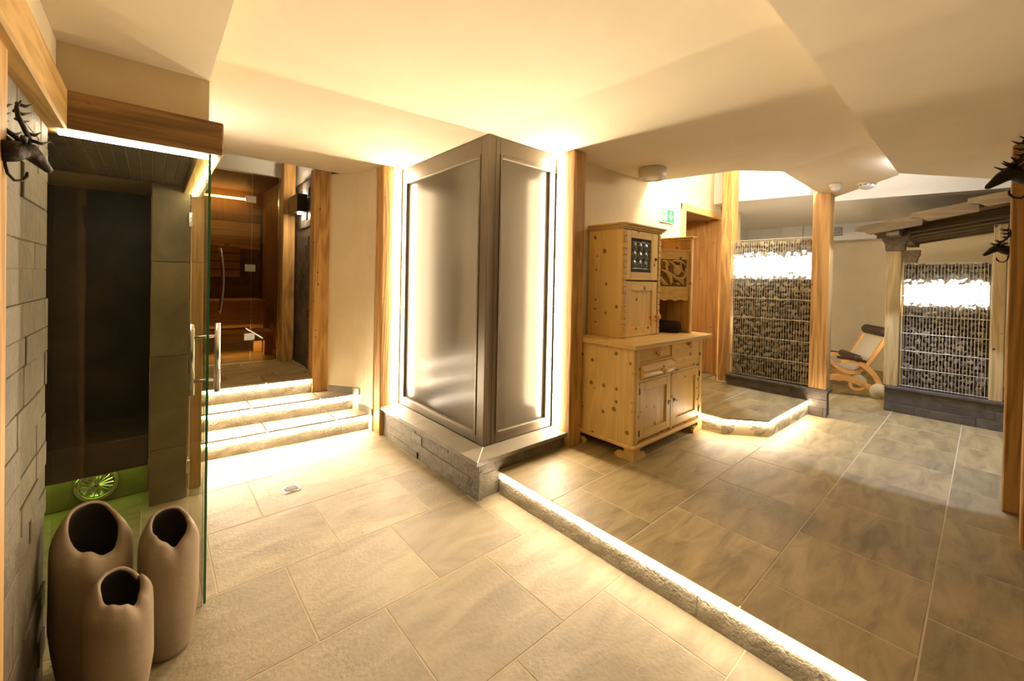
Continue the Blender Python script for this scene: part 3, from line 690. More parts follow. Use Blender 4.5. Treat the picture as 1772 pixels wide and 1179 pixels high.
bm = B(); lathe(bm, [(.122, .092), (.122, .012), (.112, 0), (.095, 0), (.09, .008)], (3.39, 2.0, 2.387), 32); obj('housing', bm, 'plastic', lsp, True)
bm = B(); lathe(bm, [(.088, .0), (.05, -.004), (.01, -.006)], (3.39, 2.0, 2.394), 32); obj('grille', bm, 'plastic', lsp, True)
for (x, y, z, r, lab) in ((4.78, .72, 2.385, .075, 'round smoke detector at the tip of the ceiling'), (4.72, .93, 2.39, .045, 'small round detector beside the smoke detector')):
    t = thing('smoke_detector', lab, 'detector', (x, y, z))
    bm = B(); lathe(bm, [(r, .03), (r, .012), (r * .96, .008)], (x, y, z - .03), 24); obj('base', bm, 'plastic', t, True)
    bm = B(); lathe(bm, [(r * .8, .008), (r * .8, -.012), (r * .55, -.026), (r * .2, -.034)], (x, y, z - .03), 24); obj('cap', bm, 'plastic', t, True)
    if r > .06:
        for k in range(10):
            a = 2 * PI * k / 10
            piece('slot', 'slot', lambda bm: box(bm, -.008, .008, -.003, .003, -.004, .004), 'grille', t, (x + r * .78 * math.cos(a), y + r * .78 * math.sin(a), z - .028), (0, 0, a + PI / 2))
vt = thing('air_vent', 'slatted air vent high on the far wall', 'vent', (8.29, 1.64, 2.28))
bm = B(); box(bm, 8.285, 8.299, 1.53, 1.93, 2.275, 2.41); obj('backing', bm, 'grille', vt)
for k in range(5): piece('slat', 'vs', lambda bm: box(bm, -.004, .004, -.2, .2, -.006, .006), 'plastic', vt, (8.281, 1.73, 2.295 + .025 * k))
dn = thing('floor_drain', 'small square steel drain in the lower floor', 'drain', (.731, 3.083, 0))
bm = B(); box(bm, .680, .782, 3.034, 3.132, .0005, .004, .001); obj('frame', bm, 'chrome', dn)
bm = B(); lathe(bm, [(.034, .004), (.034, .006), (.01, .0065)], (.731, 3.083, 0), 20); obj('cover', bm, 'grille', dn)
bm = B(); lathe(bm, [(.043, .004), (.043, .0055), (.036, .0055), (.036, .004)], (.731, 3.083, 0), 20); obj('ring', bm, 'iron', dn)

# ---- cove light strips lying on top of the ceiling edges
def cove(a, b, z, m, label, w=.02):
    bm = B(); obox(bm, a, b, w, z, z + .012); strip(bm, m, label)
cove((3.836, 2.262), (3.978, 1.52), 2.512, 'led_sign', 'hidden warm light strip on the ceiling edge next to the exit sign', .012)
cove((3.955, 1.475), (4.26, 1.215), 2.532, 'led_cove', 'hidden warm light strip on the slanting ceiling edge over the platform')
cove((4.31, 1.20), (4.95, 1.12), 2.532, 'led_cove', 'hidden warm light strip on the ceiling edge over the rock basket')
cove((5.307, 1.086), (4.527, .476), 2.398, 'led_cold', 'hidden cold light strip on the far slanting edge of the main ceiling', .010)
cove((4.165, .456), (4.882, -.027), 2.345, 'led_cold', 'hidden cold light strip on the far edge of the lower soffit', .010)

dlt = thing('downlight', 'hidden cold downlight above the passage to the resting room', 'lamp', (5.0, .5, 2.84))
bm = B(); lathe(bm, [(.05, .018), (.06, .018), (.06, 0), (.045, 0)], (5.0, .5, 2.84), 20); obj('ring', bm, 'plastic', dlt)
spd = bpy.data.lights.new('downlight_bulb', 'SPOT'); spd.energy = 420; spd.color = (.55, .68, 1.0); spd.spot_size = math.radians(58); spd.spot_blend = .12; spd.shadow_soft_size = .02
spo = link(bpy.data.objects.new('downlight_bulb', spd)); spo.parent = dlt; spo.location = (0, 0, -.005)

# ================================================================== PINE CABINET
cb = thing('pine_cabinet', 'knotty pine dresser with a glazed tower, carved door and open niche', 'cabinet', (3.2, 1.95, .15))
def cp(nm, b6, m='pine_z', bev=.003, parent=None): bm = B(); box(bm, *b6, bev); return obj(nm, bm, m, parent or cb)
X0, X1, Y0, Y1 = 2.640, 3.730, 1.660, 2.255
cp('side_panel', (X0, X0 + .025, Y0 + .002, Y1, .262, .965)); cp('side_panel', (X1 - .025, X1, Y0 + .002, Y1, .262, .965)); cp('back_panel', (X0 + .026, X1 - .026, Y1 - .02, Y1, .262, .965))
cp('bottom_panel', (X0 + .026, X1 - .026, Y0 + .03, Y1 - .021, .265, .285), 'pine_x')
for x0, x1 in ((X0 + .0255, X0 + .075), (3.175, 3.205), (X1 - .062, X1 - .0255)): cp('stile', (x0, x1, Y0, Y0 + .028, .270, .965))
cp('rail', (X0 + .076, 3.174, Y0, Y0 + .026, .845, .862), 'pine_x'); cp('rail', (X0 + .076, 3.174, Y0, Y0 + .026, .715, .735), 'pine_x'); cp('rail', (3.206, X1 - .063, Y0, Y0 + .026, .722, .742), 'pine_x')
cp('base_moulding', (X0 - .012, X1 + .0, Y0 - .014, Y1, .232, .262), 'pine_x', .008)
cp('worktop', (2.612, 3.86, 1.632, Y1, .966, 1.002), 'pine_plain', .006)
# drawers and flap
def knob(parent, x, y, z):
    bm = B(); lathe(bm, [(.012, 0), (.012, -.014), (.026, -.024), (.028, -.034), (.02, -.042), (.004, -.044)], (x, y, z), 18, 'y'); return obj('knob', bm, 'pine_plain', parent, True)
d1 = cp('drawer', (X0 + .078, 3.172, Y0 + .010, Y0 + .03, .863, .962), 'pine_x'); knob(d1, 2.955, Y0 + .010, .912)
bm = B(); n = 10   # bulging drawer front
prof = [(Y0 + .004 - .040 * math.sin(PI * i / n), .738 + .105 * i / n) for i in range(n + 1)] + [(Y0 + .02, .843), (Y0 + .02, .738)]
plate(bm, prof, (X0 + .078, 0, 0), (0, 1, 0), (0, 0, 1), (1, 0, 0), .452); d2 = obj('drawer', bm, 'pine_x', cb); knob(d2, 2.955, Y0 - .035, .790)
d3 = cp('drawer', (3.207, X1 - .064, Y0 + .004, Y0 + .03, .744, .962), 'pine_x'); knob(d3, 3.46, Y0 + .004, .935)
for z in (3.25, 3.62): cp('flap_hinge', (z, z + .03, Y0 - .004, Y0 + .002, .738, .746), 'ironpin', .001, d3)
def heart_key(parent, x, y, z, key=True):
    bm = B(); pts = [(0, -.022), (.013, -.006), (.014, .006), (.008, .012), (0, .006), (-.008, .012), (-.014, .006), (-.013, -.006)]
    plate(bm, pts, (x, y, z), (1, 0, 0), (0, 0, 1), (0, -1, 0), .003)
    if key: tube(bm, [(x, y - .003, z), (x, y - .03, z - .004)], .003, 6)
    return obj('escutcheon', bm, 'ironpin', parent)
def panel_door(x0, x1, z0, z1, y, fr=.062, nm='cabinet_door', parent=None):
    d = thing_part(nm, parent or cb, ((x0 + x1) / 2, y, z0))
    for (a, b, c, e, mm) in ((x0, x0 + fr, z0, z1, 'pine_z'), (x1 - fr, x1, z0, z1, 'pine_z'), (x0 + fr, x1 - fr, z0, z0 + fr, 'pine_x'), (x0 + fr, x1 - fr, z1 - fr, z1, 'pine_x')):
        bm = B(); box(bm, a, b, y, y + .022, c, e, .002); obj('frame_board', bm, mm, d)
    bm = B(); box(bm, x0 + fr - .001, x1 - fr + .001, y + .012, y + .018, z0 + fr - .001, z1 - fr + .001); obj('panel', bm, 'pine_z', d)
    return d
def thing_part(name, parent, loc):
    o = link(bpy.data.objects.new(name, None)); o.parent = parent; o.location = Vector(loc) - wloc(parent); o.empty_display_size = .05; return o
q1 = panel_door(X0 + .078, 3.173, .288, .712, Y0 + .002); heart_key(q1, 3.150, Y0 + .001, .50, False)
q2 = panel_door(3.207, X1 - .065, .288, .718, Y0 + .002); heart_key(q2, 3.232, Y0 + .001, .505)
for (x, z) in ((X0 + .072, .65), (X0 + .072, .34), (X1 - .06, .66), (X1 - .06, .34)):
    cp('door_hinge', (x - .004, x + .006, Y0 - .004, Y0 + .002, z - .022, z + .022), 'ironpin', .001)
# bracket feet with a scalloped edge
def foot_profile(s=1): return [(0, 0), (.15, 0), (.165, .018), (.16, .030), (.145, .036), (.14, .048), (.125, .050), (.115, .046), (.105, .052), (.085, .050), (.080, .062), (.082, .081), (0, .081)]
for (ox, oy, ux, uy) in ((X0 - .005, Y0 - .010, 1, 0), (X0 - .004, Y0 - .008, 0, 1), (X1 - .002, Y0 - .008, -1, 0), (X0 - .005, Y1, 0, -1), (X1 - .002, Y1, 0, -1)):
    bm = B(); nrm = (0, 1, 0) if ux else ((1, 0, 0) if ox < 3 else (-1, 0, 0)); plate(bm, foot_profile(), (ox, oy, .151), (ux, uy, 0), (0, 0, 1), nrm, .024); obj('bracket_foot', bm, 'pine_plain', cb)
# tower
TX0, TX1, TY0 = 2.835, 3.405, 1.912
cp('tower_side', (TX0, TX0 + .022, TY0 + .002, Y1, 1.003, 1.885)); cp('tower_side', (TX1 - .022, TX1, TY0 + .002, Y1, 1.003, 1.885)); cp('tower_back', (TX0 + .023, TX1 - .023, Y1 - .018, Y1, 1.003, 1.885))
cp('tower_top', (TX0 - .01, TX1 + .012, TY0 - .012, Y1, 1.886, 1.900), 'pine_plain'); cp('cornice', (TX0 - .022, TX1 + .028, TY0 - .028, Y1, 1.901, 1.916), 'pine_plain', .004); cp('cornice', (TX0 - .034, TX1 + .042, TY0 - .042, Y1, 1.917, 1.932), 'pine_plain', .004)
cp('tower_shelf', (TX0 + .023, TX1 - .023, TY0 + .04, Y1 - .02, 1.462, 1.478), 'pine_x')
for x0 in (TX0 + .001, TX1 - .045):      # notched pilasters, block by block
    for k in range(17):
        piece('pilaster_block', 'pb', lambda bm: box(bm, -.0215, .0215, -.010, .010, 0, .048, .006), 'pine_plain', cb, (x0 + .022, TY0 - .001, 1.006 + .0515 * k))
td = thing_part('tower_door', cb, (3.12, TY0, 1.48))
def tdp(nm, b6, m='pine_z', bev=.002, par=None): bm = B(); box(bm, *b6, bev); return obj(nm, bm, m, par or td)
dx0, dx1 = TX0 + .048, TX1 - .047
tdp('frame_board', (dx0, dx0 + .062, TY0 - .004, TY0 + .018, 1.476, 1.880)); tdp('frame_board', (dx1 - .105, dx1, TY0 - .004, TY0 + .018, 1.476, 1.880))
tdp('frame_board', (dx0 + .062, dx1 - .105, TY0 - .004, TY0 + .018, 1.820, 1.880), 'pine_x'); tdp('frame_board', (dx0 + .062, dx1 - .105, TY0 - .004, TY0 + .018, 1.476, 1.540), 'pine_x')
gx0, gx1, gz0, gz1 = dx0 + .062, dx1 - .105, 1.540, 1.820
lp = tdp('leaded_light', (gx0, gx1, TY0 + .008, TY0 + .012, gz0, gz1), 'pane_dark', 0)
bm = B(); r0 = .0035; yy = TY0 + .005
ix0, ix1, iz0, iz1 = gx0 + .022, gx1 - .022, gz0 + .03, gz1 - .03
for (a, b) in (((ix0, iz0), (ix1, iz0)), ((ix0, iz1), (ix1, iz1)), ((ix0, iz0), (ix0, iz1)), ((ix1, iz0), (ix1, iz1)), (((gx0 + gx1) / 2, iz1), ((gx0 + gx1) / 2, gz1)), (((gx0 + gx1) / 2, iz0), ((gx0 + gx1) / 2, gz0)), ((gx0, (gz0 + gz1) / 2), (ix0, (gz0 + gz1) / 2)), ((ix1, (gz0 + gz1) / 2), (gx1, (gz0 + gz1) / 2))):
    tube(bm, [(a[0], yy, a[1]), (b[0], yy, b[1])], r0, 6)
cw, ch = (ix1 - ix0) / 3, (iz1 - iz0) / 3
for i in range(3):
    for j in range(3):
        cx, cz = ix0 + cw * (i + .5), iz0 + ch * (j + .5)
        tube(bm, [(cx + cw * .48 * math.cos(a), yy, cz + ch * .48 * math.sin(a)) for a in [2 * PI * k / 16 for k in range(17)]], .003, 5, False)
obj('lead_cames', bm, 'lead', td)
for i in range(3):
    for j in range(3):
        cx, cz = ix0 + cw * (i + .5), iz0 + ch * (j + .5)
        f = lambda bm: lathe(bm, [(.026, 0), (.022, -.004), (.012, -.006), (.008, -.010), (.002, -.012)], (0, 0, 0), 16, 'y')
        o = piece('bullseye_pane', 'bull', f, 'bull', td, (cx, TY0 + .008, cz)); o.data.shade_smooth(); o.scale = (cw * .47 / .026, 1, ch * .47 / .026)
heart_key(td, dx1 - .035, TY0 - .005, 1.66)
q3 = panel_door(dx0, dx1, 1.006, 1.462, TY0 - .004, .075, 'tower_door'); knob(q3, dx1 - .015, TY0 - .004, 1.16)
# carved middle: front set at a slant between tower and right cheek
A, Bp = Vector((TX1 + .004, 1.965, 0)), Vector((3.735, 1.782, 0))
U = (Bp - A).normalized(); Nn = Vector((U.y, -U.x, 0)); LEN = (Bp - A).length
mid = thing_part('carved_unit', cb, (3.56, 1.87, 1.0))
def mp(nm, a0, a1, z0, z1, d0, d1, m='pine_z'):
    bm = B(); plate(bm, [(a0, z0), (a1, z0), (a1, z1), (a0, z1)], A + Nn * d0, U, (0, 0, 1), Nn, d1 - d0); return obj(nm, bm, m, mid)
mp('top_strip', 0, LEN, 1.745, 1.762, -.02, .014, 'pine_x')
mp('frame_board', .0, .055, 1.345, 1.744, -.018, .004); mp('frame_board', LEN - .05, LEN, 1.345, 1.744, -.018, .004)
mp('frame_board', .055, LEN - .05, 1.672, 1.744, -.018, .004, 'pine_x'); mp('frame_board', .055, LEN - .05, 1.345, 1.425, -.018, .004, 'pine_x')
mp('sunk_ground', .055, LEN - .05, 1.425, 1.672, -.018, -.012, 'timber_x')
# carving: leaf scrolls and a plain round boss in relief
bm = B(); a0, a1, b0, b1 = .058, LEN - .053, 1.430, 1.668
def cv(a, b, d=.0): return tuple(A + U * (a0 + (a1 - a0) * a) + Vector((0, 0, b0 + (b1 - b0) * b)) + Nn * (-.010 + d))
def leaf(p, q, bend, w):
    pts, rs = [], []
    for k in range(9):
        t = k / 8; x = p[0] + (q[0] - p[0]) * t - (q[1] - p[1]) * bend * math.sin(PI * t); y = p[1] + (q[1] - p[1]) * t + (q[0] - p[0]) * bend * math.sin(PI * t)
        pts.append(cv(x, y, .006)); rs.append(max(.002, w * math.sin(PI * (.08 + .92 * t)) ** .8))
    tube(bm, pts, rs, 8)
for (p, q, be, w) in (((.02, .62), (.95, .03), .06, .014), ((.22, .98), (.52, .10), -.10, .013), ((.30, .98), (.62, .40), .18, .012), ((.05, .95), (.30, .72), .3, .014), ((.02, .35), (.34, .05), -.2, .017), ((.20, .55), (.42, .02), .15, .016),
                      ((.45, .95), (.98, .80), .15, .014), ((.98, .70), (.70, .20), .2, .016), ((.90, .10), (.60, .30), -.3, .014), ((.05, .15), (.20, .02), .1, .012), ((.80, .95), (.98, .45), -.2, .012), ((.60, .12), (.78, .02), .1, .010)): leaf(p, q, be, w)
obj('leaf_relief', bm, 'pine_plain', mid, True)
bm = B(); c = Vector(cv(.66, .60, .0))
ring = []
for i in range(7):
    f = PI / 2 * i / 6; rr = .040 * math.cos(f) + .0005; dd = .020 * math.sin(f)
    ring.append([bm.verts.new(c + U * (rr * math.cos(2 * PI * k / 20)) + Vector((0, 0, 1)) * (rr * 1.2 * math.sin(2 * PI * k / 20)) + Nn * dd) for k in range(20)])
for i in range(6):
    for k in range(20): bm.faces.new((ring[i][k], ring[i][(k + 1) % 20], ring[i + 1][(k + 1) % 20], ring[i + 1][k]))
obj('round_boss', bm, 'pine_plain', mid, True)
pts = [(0, 1.345), (0, 1.285)] + [(LEN * (k / 36), 1.305 + .014 * abs(math.sin(PI * 3.5 * k / 36)) - .012) for k in range(1, 36)] + [(LEN, 1.285), (LEN, 1.345)]
bm = B(); plate(bm, pts, A, U, (0, 0, 1), -Nn, .018); obj('scalloped_valance', bm, 'pine_x', mid)
for a_, s_ in ((0, 1), (LEN, -1)):
    pts = [(a_, 1.003)] + [(a_ + s_ * (.020 + .006 * math.sin(2 * PI * k / 6)), 1.003 + .28 * k / 24) for k in range(25)] + [(a_, 1.283)]
    bm = B(); plate(bm, pts, A, U, (0, 0, 1), -Nn, .018); obj('wavy_jamb', bm, 'pine_z', mid)
heart_key(mid, TX1 + .030, 1.955, 1.55)
bm = B(); prism(bm, [(TX1 + .002, Y1 - .004), (TX1 + .002, 1.99), (3.71, 1.82), (3.71, Y1 - .004)], 1.346, 1.362); obj('niche_top', bm, 'larch_z', mid)
cp('niche_back', (TX1 + .002, 3.71, Y1 - .016, Y1, 1.003, 1.76), 'timber_z')
cp('cheek', (3.712, 3.737, 1.785, Y1, 1.003, 1.852), 'larch_z'); cp('cheek_cornice', (3.698, 3.752, 1.768, Y1, 1.853, 1.868), 'pine_plain', .004); cp('cheek_cornice', (3.688, 3.774, 1.752, Y1, 1.869, 1.884), 'pine_plain', .004)
cp('cheek_stile', (3.702, 3.742, 1.770, 1.784, 1.003, 1.852), 'pine_z')
# rolled towels
def towel(c, d, r, L, lab):
    t = thing('rolled_towel', lab, 'towel', (c[0], c[1], c[2] - r))
    d = Vector(d).normalized(); u = d.cross(Vector((0, 0, 1))).normalized(); v = Vector((0, 0, 1)); c = Vector(c)
    bm = B(); rings = []
    for i, (s, f) in enumerate(((-.5, .86), (-.47, .97), (-.2, 1), (.2, 1), (.47, .97), (.5, .86))):
        rings.append([bm.verts.new(c + d * (L * s) + (u * math.cos(2 * PI * k / 24) + v * math.sin(2 * PI * k / 24)) * r * f * (1 + .015 * math.sin(5 * k + i))) for k in range(24)])
    for i in range(5):
        for k in range(24): bm.faces.new((rings[i][k], rings[i][(k + 1) % 24], rings[i + 1][(k + 1) % 24], rings[i + 1][k]))
    bm.faces.new(rings[0][::-1]); bm.faces.new(rings[-1]); obj('roll', bm, 'towel', t, True)
    bm = B(); sp = []
    for k in range(46):
        a = 2 * PI * k / 16; rr = r * (.82 - .62 * k / 45); sp.append(c + d * (L * -.505) + (u * math.cos(a) + v * math.sin(a)) * rr)
    tube(bm, sp, .006, 6); obj('spiral_edge', bm, 'towel', t, True)
towel((3.585, 1.965, 1.058), (-.25, 1, 0), .055, .28, 'brown rolled towel lying at the front of the cabinet niche')
towel((3.455, 2.135, 1.050), (-.2, 1, 0), .047, .16, 'smaller brown rolled towel further back in the cabinet niche')

# ================================================================== ROCK BASKETS
def rock_mesh(kind, i, m, smooth=False):
    k = ('rock', kind, i, m)
    if k in _cache: return _cache[k]
    bm = B(); rnd = random.Random(100 + i)
    for q in range(11): bm.verts.new((rnd.uniform(-1, 1), rnd.uniform(-1, 1), rnd.uniform(-1, 1)))
    hull = bmesh.ops.convex_hull(bm, input=bm.verts)
    bmesh.ops.delete(bm, geom=[v for v in bm.verts if not v.link_faces], context='VERTS')
    if kind == 'shard':
        for v in bm.verts: v.co.x *= .8; v.co.z *= 1.15
    me = bpy.data.meshes.new('rock'); bm.to_mesh(me); bm.free(); me.materials.append(M[m]); _cache[k] = me
    return me
def gabion(label, x, y0, y1, z0, z1, g0, g1, ny, plab):
    t = thing('rock_basket', label, 'rock basket', (x + .1, (y0 + y1) / 2, z0))
    th = .16; w = (y1 - y0) / ny; h = w * .92
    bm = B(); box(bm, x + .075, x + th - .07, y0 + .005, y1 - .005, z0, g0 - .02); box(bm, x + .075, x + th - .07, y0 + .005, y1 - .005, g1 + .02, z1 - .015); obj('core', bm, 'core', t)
    zz = z0 + h / 2 + .016; cnt = 0; row = 0
    def put(nm, kind, m, yy, z, s):
        o = link(bpy.data.objects.new(nm, rock_mesh(kind, random.randrange(14), m))); o.parent = t
        o.location = Vector((x + .045 + random.uniform(-.010, .012), yy, z)) - wloc(t)
        o.rotation_euler = (random.uniform(0, 6), random.uniform(0, 6), random.uniform(0, 6))
        o.scale = (s * random.uniform(.7, 1.0), s * random.uniform(.85, 1.2), s * random.uniform(.8, 1.15))
        return o
    while zz < z1 - .01:
        off = (row % 2) * .5
        for k in range(ny):
            yy = min(y1 - .046, max(y0 + .046, y0 + w * (k + .25 + off * .5) + random.uniform(-.18, .18) * w))
            j = zz + random.uniform(-.2, .2) * h
            e0 = g0 + .03 * math.sin(9 * yy + 1.3) + random.uniform(-.03, .04); e1 = g1 + .02 * math.sin(11 * yy) + random.uniform(-.03, .03)
            if e0 < j < e1: continue
            put('rock', 'stone', 'stone_g', yy, j, w * random.uniform(.46, .66)); cnt += 1
        zz += h; row += 1
    nz = max(3, int((g1 - g0 + .06) / (w * .62))); 
    for r in range(nz):
        for k in range(ny):
            yy = min(y1 - .036, max(y0 + .036, y0 + w * (k + .3 + .3 * (r % 2)) + random.uniform(-.15, .15) * w))
            put('glass_rock', 'shard', 'lit_glass', yy, g0 - .012 + (g1 - g0 + .03) * (r + .5) / nz + random.uniform(-.01, .01), w * random.uniform(.42, .58))
    bm = B(); box(bm, x + .07, x + .085, y0 + .012, y1 - .012, g0 + .02, g1 - .03); obj('light_panel', bm, 'lit_glass', t)
    bm = B(); k = 0; nv = int((y1 - y0) / .0235)
    for i in range(nv + 1):
        yy = y0 + (y1 - y0) * i / nv; tube(bm, [(x - .012, yy, z0 + .003), (x - .012, yy, z1)], .0024, 4)
    obj('upright_wires', bm, 'wire', t)
    for i in range(8):
        z = z0 + .02 + (z1 - z0 - .02) * i / 7
        bm = B(); tube(bm, [(x - .017, y0 - .002, z), (x - .017, y1 + .002, z)], .0032, 6); obj('cross_wire', bm, 'wire', t)
    return t
def plinth(x0, x1, y0, y1, z0, z1, label):
    t = thing('stone_plinth', label, 'plinth', ((x0 + x1) / 2, (y0 + y1) / 2, z0))
    bm = B(); box(bm, x0 + .02, x1 - .02, y0 + .02, y1 - .02, z0 + .001, z1 - .03); obj('core', bm, 'core', t)
    brick_wall(t, 'y', x0 + .018, -1, y0, y1, z0 + .001, z1 - .03, [.085], [.3, .42, .55], 'plinth', .004)
    brick_wall(t, 'x', y0 + .018, -1, x0 + .02, x1, z0 + .001, z1 - .03, [.085], [.25], 'plinth', .004)
    bm = B(); box(bm, x0 - .008, x1 + .008, y0 - .010, y1, z1 - .028, z1, .003); obj('cap_slab', bm, 'plinth', t)
plinth(5.03, 5.20, 1.015, 1.975, .15, .424, 'dark stone plinth under the rock basket beside the door')
gabion('wire basket of rocks with a glowing glass band beside the wooden door', 5.09, 1.176, 1.96, .425, 1.955, 1.545, 1.795, 13, '')
plinth(5.87, 6.06, -.35, .695, .15, .422, 'dark stone plinth under the wooden hut')
gabion('wire basket of rocks with a glowing glass band in the wooden hut', 5.92, -.030, .583, .423, 1.712, 1.285, 1.525, 12, '')

# ================================================================== WOODEN HUT
post(5.875, 6.015, .590, .705, .423, 1.842, 'pale pine post at the left corner of the wooden hut', 'hut_post')
post(5.875, 6.015, -.118, -.032, .423, 2.06, 'pale pine post at the right side of the wooden hut', 'hut_post')
post(7.05, 7.17, .60, .70, .15, 1.76, 'pale pine post at the back of the wooden hut', 'hut_post')
def capital(x, z, s, lab):
    bm = B(); pr_ = [(.0, .0), (.145, .0), (.15, .07), (.175, .12), (.18, .20), (-.035, .20), (-.03, .12), (-.005, .07)]
    plate(bm, [(a * s, b * s) for a, b in pr_], (x, .57, z), (0, 1, 0), (0, 0, 1), (1, 0, 0), .16 * s); return setp(obj('post_capital', bm, 'old_x'), lab, 'capital')
capital(5.865, 1.843, 1.0, 'flared timber capital on the left corner post of the hut'); capital(7.03, 1.761, .8, 'flared timber capital on the back post of the hut')
rf = thing('hut_roof', 'weathered sloping board roof of the wooden hut with scalloped eaves', 'roof', (6.3, 0, 2.0))
SL = .165      # rise towards -y
def rz(y): return 2.03 + SL * (.9 - y)
def board(x0, x1, ya, yb, th, dz, m='old_y', nm='roof_board'):
    bm = B(); vs = []
    for x in (x0, x1):
        for (y, z) in ((ya, rz(ya) + dz), (yb, rz(yb) + dz), (yb, rz(yb) + dz + th), (ya, rz(ya) + dz + th)): vs.append(bm.verts.new((x, y, z)))
    for f in ((0, 1, 2, 3), (7, 6, 5, 4), (0, 4, 5, 1), (1, 5, 6, 2), (2, 6, 7, 3), (3, 7, 4, 0)): bm.faces.new([vs[i] for i in f])
    return obj(nm, bm, m, rf)
for k in range(7): board(5.62 + .27 * k, 5.62 + .27 * k + .245, .86, -1.3, .03, .02 + (.012 if k % 2 else 0))
for k in range(5): board(5.95 + .36 * k, 6.04 + .36 * k, .80, -1.3, .075, -.058, 'old_y', 'rafter')
# scalloped, overlapping eaves boards
for (ya, yb, dz, x) in ((.93, .42, -.045, 5.585), (.50, .06, -.018, 5.572), (.13, -.9, .012, 5.559)):
    L = ya - yb; z_a, z_b = rz(ya) + dz, rz(yb) + dz
    pts = [(0, .105), (L, .105 + SL * L), (L, SL * L), (.16, SL * .16 + .0), (.13, -.004 + SL * .13), (.10, .012 + SL * .1), (.075, .038 + SL * .07), (.045, .045 + SL * .04), (.02, .060), (0, .062)]
    bm = B(); plate(bm, pts, (x, ya, z_a), (0, -1, 0), (0, 0, 1), (1, 0, 0), .03); obj('eaves_board', bm, 'old_y', rf)
bm = B(); box(bm, 5.70, 7.4, .57, .69, 2.045, 2.062); box(bm, 5.62, 7.5, .585, .685, 1.985, 2.044); 
setp(obj('timber_beam', bm, 'old_x'), 'weathered cross beam under the left side of the hut roof', 'beam')

# ================================================================== RECLINER
rc = thing('recliner', 'bentwood recliner with cream canvas and brown head roll behind the passage', 'lounge chair', (6.6, 1.0, .15))
O = Vector((6.44, .814, .15)); l = Vector((.498, -.867, 0)); wv = Vector((.867, .498, 0)); Z = Vector((0, 0, 1))
def rp(s, z, w=0): return O + l * s + Z * z + wv * w
def ribbon(name, pts, hs, w, t, m):
    """a bent flat board following pts (s,z), height hs, between w and w+t across the chair"""
    bm = B(); n = len(pts); loops = []
    for i, (s, z) in enumerate(pts):
        d = Vector((pts[min(i + 1, n - 1)][0] - pts[max(i - 1, 0)][0], pts[min(i + 1, n - 1)][1] - pts[max(i - 1, 0)][1])).normalized(); nn = Vector((-d.y, d.x)); h = hs[i] if isinstance(hs, list) else hs
        loops.append([bm.verts.new(rp(s + nn.x * a, z + nn.y * a, ww)) for a, ww in ((-h / 2, w), (h / 2, w), (h / 2, w + t), (-h / 2, w + t))])
    for i in range(n - 1):
        for k in range(4): bm.faces.new((loops[i][k], loops[i][(k + 1) % 4], loops[i + 1][(k + 1) % 4], loops[i + 1][k]))
    bm.faces.new(loops[0][::-1]); bm.faces.new(loops[-1]); return obj(name, bm, m, rc)
def smooth_pts(p, n=6):
    out = []
    for i in range(len(p) - 1):
        p0, p1, p2, p3 = p[max(i - 1, 0)], p[i], p[i + 1], p[min(i + 2, len(p) - 1)]
        for k in range(n):
            t = k / n
            out.append(tuple(.5 * ((2 * p1[j]) + (-p0[j] + p2[j]) * t + (2 * p0[j] - 5 * p1[j] + 4 * p2[j] - p3[j]) * t * t + (-p0[j] + 3 * p1[j] - 3 * p2[j] + p3[j]) * t ** 3) for j in (0, 1)))
    return out + [p[-1]]
for w in (0, .52):
    ribbon('side_rail', smooth_pts([(-1.05, .15), (-.75, .19), (-.48, .205), (-.37, .215), (-.25, .195), (-.13, .145), (-.02, .10)]), .065, w, .03, 'beech')
    ribbon('arm_rail', smooth_pts([(-.36, .405), (-.28, .42), (-.20, .41), (-.11, .35), (-.03, .26), (.015, .15), (-.01, .10)]), .055, w, .03, 'beech')
    ribbon('seat_rail', smooth_pts([(-.95, .47), (-.70, .50), (-.48, .40), (-.38, .32), (-.28, .275), (-.18, .29), (-.10, .38), (.0, .55), (.09, .75)]), .035, w + .035, .025, 'beech')
    bm = B(); lathe(bm, [(.0875, 0), (.0875, .03)], (0, 0, 0), 28, 'x')
    for v in bm.verts: v.co = rp(v.co.y, .0885 + v.co.z, w - .035 + v.co.x)
    obj('wheel', bm, 'fabric', rc, True)
    ribbon('foot_hoop', smooth_pts([(-.27, .18), (-.26, .11), (-.20, .085), (-.14, .11), (-.15, .15)]), .03, w, .03, 'beech')
ribbon('canvas_seat', smooth_pts([(-.92, .49), (-.70, .52), (-.48, .43), (-.38, .345), (-.28, .30), (-.18, .315), (-.11, .39)]), .012, .065, .43, 'fabric')
ribbon('canvas_back', smooth_pts([(-.11, .39), (-.04, .50), (.09, .77)]), .012, .065, .43, 'fabric')
bm = B(); tube(bm, [rp(.075, .775, .03), rp(.075, .775, .05), rp(.075, .775, .50), rp(.075, .775, .52)], [.04, .058, .058, .04], 18); obj('head_roll', bm, 'brown', rc, True)
bm = B(); tube(bm, [rp(-.20, .455, -.02), rp(-.20, .455, .0), rp(-.20, .455, .44), rp(-.20, .455, .46)], [.03, .042, .042, .03], 16); obj('lap_roll', bm, 'brown', rc, True)
for w in (-.005, .525):
    ribbon('arm_pad', [(-.40, .455), (-.30, .450), (-.20, .44), (-.12, .42)], .028, w, .04, 'brown')

